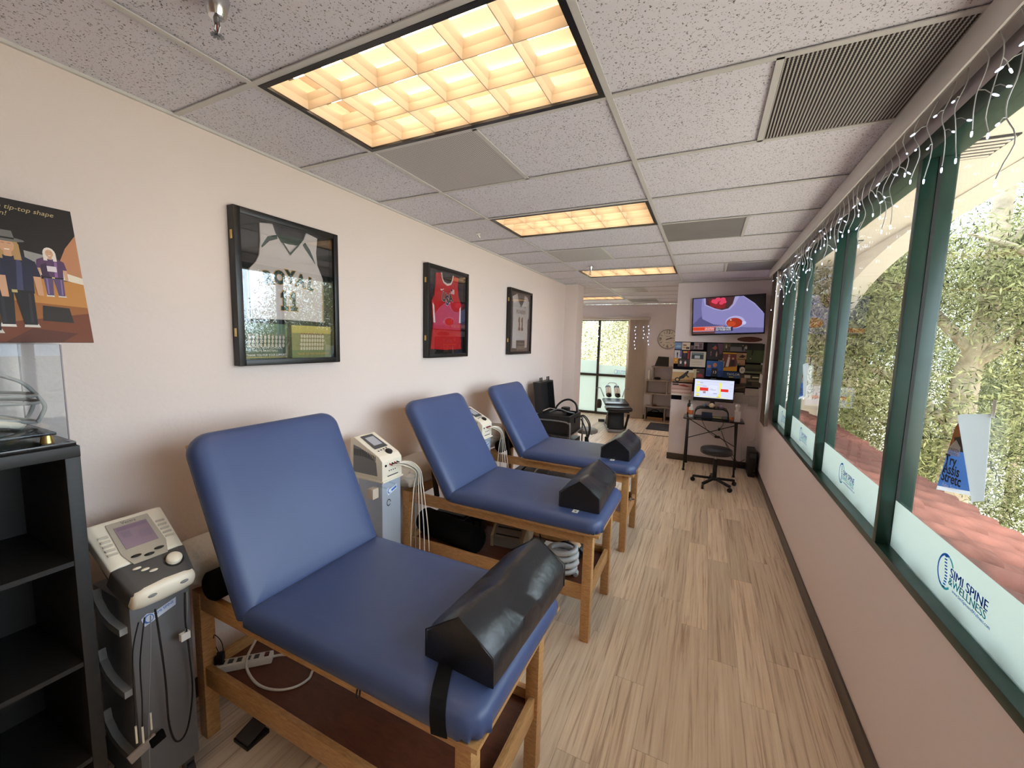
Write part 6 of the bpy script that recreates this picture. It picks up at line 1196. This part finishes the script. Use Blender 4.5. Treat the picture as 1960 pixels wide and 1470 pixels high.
MB().tube(catmull([(0.30, 4.28, z0+0.20), (0.32, 4.31, z0+0.30), (0.40, 4.34, z0+0.38), (0.50, 4.34, z0+0.40), (0.59, 4.33, z0+0.34), (0.61, 4.33, z0+0.22)], 8), 0.014, 8).build('hose', M_BLACK, t, smooth=60)
MB().tube(catmull([(0.30, 4.05, z0+0.25), (0.42, 4.08, z0+0.30), (0.55, 4.10, z0+0.27), (0.62, 4.16, z0+0.25)], 6), 0.008, 8).build('cable', M_GREY, t, smooth=60)
t = thing('lower_crate', 'black crate with white printed side panels on the lower deck of the chrome cart', 'crate', (0.42, 4.15, 0.2225))
MB().box((0.19, 3.90, 0.2225), (0.645, 4.40, 0.50)).build('body', M_BLACK, t, bevel=0.004)
for i in range(3):
    for j in range(2): MB().box((0.645, 3.93+0.15*i, 0.26+0.11*j), (0.6465, 4.05+0.15*i, 0.345+0.11*j)).build('printed_panel', mat('crate_print', (186, 180, 172), 0.7), t)
t = thing('loose_tubing', 'black tubing hanging off the front of the chrome cart', 'tubing', (0.72, 4.20, 0.1))
for i, dy in enumerate((0.0, 0.06)): MB().tube(catmull([(0.662, 4.12+dy, 0.80), (0.74, 4.14+dy, 0.83), (0.81, 4.17+dy, 0.74), (0.82, 4.2+dy, 0.62), (0.78, 4.22+dy, 0.48), (0.74, 4.22+dy, 0.40), (0.72, 4.2+dy, 0.12)], 6), 0.008, 8).build('tube', M_BLACK, t, smooth=60)
MB().tube(catmull([(0.675, 4.3, 0.76), (0.74, 4.32, 0.62), (0.79, 4.30, 0.46), (0.82, 4.28, 0.30), (0.84, 4.27, 0.10)], 6), 0.009, 8).build('tube', M_BLACK, t, smooth=60)
swivel_stool('round taupe topped stool half hidden behind the chrome cart', 0.60, 4.92, 0.50, 0.165, mat('taupe_seat', (112, 100, 94), 0.45), R(10), 0.06)

# ================================================================== CHIROPRACTIC TABLE
t = thing('adjusting_table', 'black chiropractic adjusting table with paper covered head cushions before the patio door', 'adjusting table', (0.45, 7.55, 0))
fA, hA = Vector((0.70, 6.95, 0)), Vector((0.26, 8.25, 0)); du = (hA-fA).normalized(); dn = Vector((-du.y, du.x, 0)); 
def TP(s, w, z): return fA+du*s+dn*w+Vector((0, 0, z))
def pad(s0, s1, w0, w1, z0, z1, nm, m, tilt=0.0, r_=0.04, par=None):
    rings = []
    for ins, zz in ((0.015, z0), (0.0, z0+(z1-z0)*0.4), (0.006, z0+(z1-z0)*0.8), (0.03, z1)): rings.append([TP(a, b, zz+tilt*(a-s0)) for a, b in rrect(s0+ins, w0+ins, s1-ins, w1-ins, r_, 5)])
    return MB().rings(rings).build(nm, m, par or t, smooth=55)
M_PADK = mat('black_pad_vinyl', (30, 32, 36), 0.25)
pad(0.0, 0.34, -0.26, 0.26, 0.47, 0.545, 'foot_cushion', M_PADK)
pad(0.345, 0.98, -0.25, 0.25, 0.52, 0.575, 'pelvic_cushion', M_PADK, 0.05)
for sd in (-1, 1):
    h = pad(1.0, 1.34, min(sd*0.035, sd*0.155), max(sd*0.035, sd*0.155), 0.60, 0.655, 'head_cushion', M_PADK, 0.62)
    pad(1.06, 1.27, min(sd*0.03, sd*0.16), max(sd*0.03, sd*0.16), 0.645, 0.700, 'paper_cover', M_PAPER, 0.62, par=h)
    MB().tube([TP(1.05, sd*0.2, 0.62), TP(1.22, sd*0.27, 0.80), TP(1.20, sd*0.36, 0.79)], 0.012, 8).build('arm_handle', M_STEEL, t, smooth=60)
MB().tube(catmull([TP(1.30, -0.10, 0.86), TP(1.36, -0.06, 0.90), TP(1.36, 0.06, 0.90), TP(1.30, 0.10, 0.86)], 5), 0.008, 8).build('head_bar', M_STEEL, t, smooth=60)
pad(1.02, 1.12, 0.24, 0.36, 0.36, 0.56, 'arm_rest', M_DGREY, 0.0, 0.02)
MB().ext([TP(0.05, -0.20, 0.44), TP(0.98, -0.20, 0.48), TP(0.98, -0.20, 0.52), TP(0.05, -0.20, 0.475)], dn*0.40).build('bed_frame', M_BLACK, t)
MB().ext([TP(0.35, -0.16, 0.06), TP(0.92, -0.16, 0.06), TP(0.86, -0.16, 0.20), TP(0.70, -0.16, 0.30), TP(0.56, -0.16, 0.44), TP(0.46, -0.16, 0.44), TP(0.42, -0.16, 0.28)], dn*0.32).build('pedestal', M_BLACK, t, bevel=0.01)
for sd in (-1, 1):
    MB().bar(TP(0.30, sd*0.17, 0.08), TP(0.08, sd*0.19, 0.40), 0.04, 0.03).build('side_brace', M_BLACK, t)
    MB().bar(TP(0.80, sd*0.15, 0.06), TP(1.22, sd*0.13, 0.05), 0.05, 0.07).build('foot_rail', M_DGREY, t)
MB().ext([TP(0.20, -0.18, 0.0), TP(1.0, -0.18, 0.0), TP(1.0, -0.18, 0.06), TP(0.20, -0.18, 0.06)], dn*0.36).build('base_plate', M_STEEL, t, bevel=0.004)
MB().bar(TP(1.24, -0.28, 0.045), TP(1.24, 0.28, 0.045), 0.06, 0.06).build('end_foot', M_DGREY, t)
b = MB().tube(catmull([(0.90, 7.28, 0.006), (1.15, 7.34, 0.006), (1.40, 7.30, 0.006), (1.66, 7.36, 0.006), (1.9, 7.5, 0.006)], 6), 0.006, 6).build('floor_cable', M_BLACK, None, smooth=60); tag(b, 'black cable lying on the floor from the adjusting table to the right', 'cable')
b = MB().ext([(1.10, 7.84, 0.001), (1.95, 7.84, 0.001), (1.95, 8.66, 0.001), (1.10, 8.66, 0.001)], (0, 0, 0.008)).build('floor_mat', mat('charcoal_mat', (74, 76, 82), 0.95, spec=0.05, bump=(120, 0.4, 0.004)), None, bevel=0.003); tag(b, 'charcoal floor mat in front of the zigzag shelf', 'mat')

# ================================================================== FAR WALL: ZIGZAG SHELF, CLOCK, BLIND, STRING LIGHTS
t = thing('zigzag_shelf', 'grey wood zigzag shelf unit standing by the far wall', 'shelf', (1.22, 8.95, 0))
sy0, sy1 = 8.80, 9.07; th = 0.028
def sb(a, b, nm): MB().box((a[0], sy0, a[1]), (b[0], sy1, b[1])).build(nm, M_GTAUPE, t, bevel=0.002)
for z, x0, x1 in ((1.285, 1.03, 1.62), (0.965, 0.925, 1.62), (0.655, 0.925, 1.62), (0.345, 0.935, 1.62), (0.015, 0.935, 1.62)): sb((x0, z-th/2), (x1, z+th/2), 'shelf_board')
for x, z0, z1 in ((1.055, 0.979, 1.271), (0.925, 0.669, 0.951), (1.375, 0.669, 0.951), (1.06, 0.359, 0.641), (0.935, 0.029, 0.331), (1.365, 0.029, 0.331), (1.592, 0.979, 1.271), (1.592, 0.359, 0.641), (1.592, 0.029, 0.331)): sb((x, z0), (x+th, z1), 'upright')
t = thing('tablet_stand', 'dark tablet propped on a stand on top of the zigzag shelf', 'tablet', (1.25, 8.92, 1.2995))
MB().ext([(1.09, 8.86, 1.302), (1.40, 8.86, 1.302), (1.385, 8.98, 1.52), (1.15, 8.98, 1.525)], (0, 0.012, -0.006)).build('tablet', M_BLACK, t, bevel=0.003)
MB().ext([(1.20, 9.03, 1.2995), (1.32, 9.03, 1.2995), (1.30, 8.985, 1.46), (1.22, 8.985, 1.46)], (0, 0.008, 0.0)).build('stand_leg', M_DGREY, t)
MB().box((1.05, 8.82, 1.2995), (1.32, 9.04, 1.304)).build('keyboard', M_DGREY, t)
b = MB().lathe([(0.030, 0), (0.034, 0.01), (0.034, 0.20), (0.028, 0.215), (0.001, 0.216)], (0.99, 8.90, 0.9795), 18).build('pump_dispenser', M_WHITE, None, smooth=40); tag(b, 'white cylinder bottle on the second board of the zigzag shelf', 'bottle')
t = thing('desk_gadget', 'low black gadget beside the white cylinder on the zigzag shelf', 'gadget', (1.17, 8.90, 0.9795))
MB().ell((1.17, 8.90, 1.015), (0.075, 0.05, 0.035), 16, 8).build('body', M_BLACK, t, smooth=60); MB().box((1.12, 8.86, 0.9795), (1.22, 8.94, 0.992)).build('base', M_DGREY, t)
b = MB().box((1.48, 8.84, 0.9795), (1.545, 8.92, 1.05)).build('orange_box', mat('orange_carton', (196, 104, 54), 0.6), None, bevel=0.003); tag(b, 'small orange carton on the second board of the zigzag shelf', 'carton')
b = MB().ell((1.14, 8.90, 0.385), (0.05, 0.05, 0.025), 14, 8).build('brown_pouch', mat('pouch_brown', (104, 66, 46), 0.6), None, smooth=60); tag(b, 'small brown pouch on the fourth board of the zigzag shelf', 'pouch')
t = thing('gym_bag', 'black bag with a tan edge on the bottom of the zigzag shelf', 'bag', (1.16, 8.93, 0.0295))
MB().box((0.99, 8.83, 0.0295), (1.34, 9.03, 0.10)).build('tan_base', mat('bag_tan', (150, 112, 74), 0.6), t, bevel=0.012)
MB().box((0.99, 8.83, 0.1005), (1.34, 9.03, 0.21)).build('bag_body', M_BLACKF, t, bevel=0.03)
MB().tube(catmull([(1.06, 8.88, 0.205), (1.10, 8.88, 0.26), (1.22, 8.88, 0.265), (1.27, 8.88, 0.205)], 6), 0.010, 6).build('handle', M_BLACK, t, smooth=60)
t = thing('wall_clock', 'round white wall clock with black numerals on the far wall', 'clock', (1.325, 9.07, 1.935))
cc = Vector((1.325, YF-0.001, 1.932)); RC = 0.222
MB().lathe([(RC, 0), (RC, 0.028), (RC-0.005, 0.032), (RC-0.009, 0.028), (RC-0.009, 0.004)], cc, 40, ax=(0, -1, 0)).build('rim', mat('clock_rim', (120, 118, 118), 0.35), t, smooth=40)
MB().cyl(cc+Vector((0, -0.002, 0)), cc+Vector((0, -0.012, 0)), RC-0.008, n=40).build('dial', M_PAPER, t)
for h in range(12):
    a = math.pi/2-2*math.pi*h/12; p = cc+Vector((math.cos(a)*RC*0.74, -0.0125, math.sin(a)*RC*0.74))
    if h % 3 == 0: text('numeral', str(12 if h == 0 else h), 0.105, M_BLACK, t, p+Vector((0, 0, -0.036)), (1, 0, 0), (0, 0, 1), 'CENTER', 0.001)
    else:
        d_ = Vector((math.cos(a), 0, math.sin(a))); MB().bar(p-d_*0.022+Vector((0, -0.0005, 0)), p+d_*0.022+Vector((0, -0.0005, 0)), 0.009, 0.001, up=(0, 1, 0)).build('hour_mark', M_BLACK, t)
for a, L_, w_ in ((R(12), 0.135, 0.009), (R(22), 0.095, 0.013)): d_ = Vector((math.cos(a), 0, math.sin(a))); MB().bar(cc+Vector((0, -0.016, 0))-d_*0.045, cc+Vector((0, -0.016, 0))+d_*L_, w_, 0.002, up=(0, 1, 0)).build('hand', M_BLACK, t)
MB().cyl(cc+Vector((0, -0.012, 0)), cc+Vector((0, -0.020, 0)), 0.012, n=14).build('hub', M_BLACK, t)
for dz, w_ in ((0.062, 0.05), (-0.082, 0.042)): MB().box(cc+Vector((-w_, -0.0128, dz-0.006)), cc+Vector((w_, -0.0121, dz+0.006))).build('dial_mark', mat('dial_grey', (176, 174, 172), 0.6), t)
t = thing('vertical_blind', 'cream vertical blind stacked at the right of the patio door', 'blind', (0.2, 9.03, 0.02))
MB().box((-1.15, 8.99, 2.372), (0.912, 9.085, 2.44)).build('valance', mat('valance_white', (218, 212, 206)), t, bevel=0.004)
for i in range(10):
    x = 0.455+0.042*i; a = R(28+5*math.sin(i*2.3)); u = Vector((math.cos(a), math.sin(a), 0)); n_ = Vector((-u.y, u.x, 0)); c = Vector((x, 9.035, 0))
    prof = [c+u*(s*0.043)+n_*(0.006*(1-s*s)) for s in (-1, -0.5, 0, 0.5, 1)]
    MB().ext([Vector((p.x, p.y, 0.02)) for p in prof]+[Vector((p.x, p.y, 0.02))-n_*0.0012 for p in prof[::-1]], (0, 0, 2.35)).build('vane', M_BLIND, t, smooth=60)
t = thing('string_lights', 'short icicle string of white lights in front of the stacked patio blind', 'string lights', (0.7, 8.97, 1.8))
for i, (x, n_, zt) in enumerate(((-0.29, 6, 2.36), (0.60, 7, 2.34), (0.79, 4, 2.34), (0.90, 6, 2.36))):
    pts = [(x+0.015*math.sin(k*1.9+i), 8.965, zt-0.04-0.085*k) for k in range(n_+1)]
    st = MB().tube(catmull([(x, 8.965, 2.40)]+pts, 3), 0.0022, 5).build('strand', M_WIRE, t, smooth=60)
    for p in pts[1:]:
        o = bpy.data.objects.new('bulb', bulb_me); COL.objects.link(o); o.parent = st; o.location = Vector(p)-t.location; o.scale = (1.8, 1.8, 1.8)
MB().tube([(-0.3+0.12*k, 8.965, 2.40+0.004*math.sin(k)) for k in range(11)], 0.0022, 5).build('main_wire', M_WIRE, t, smooth=60)
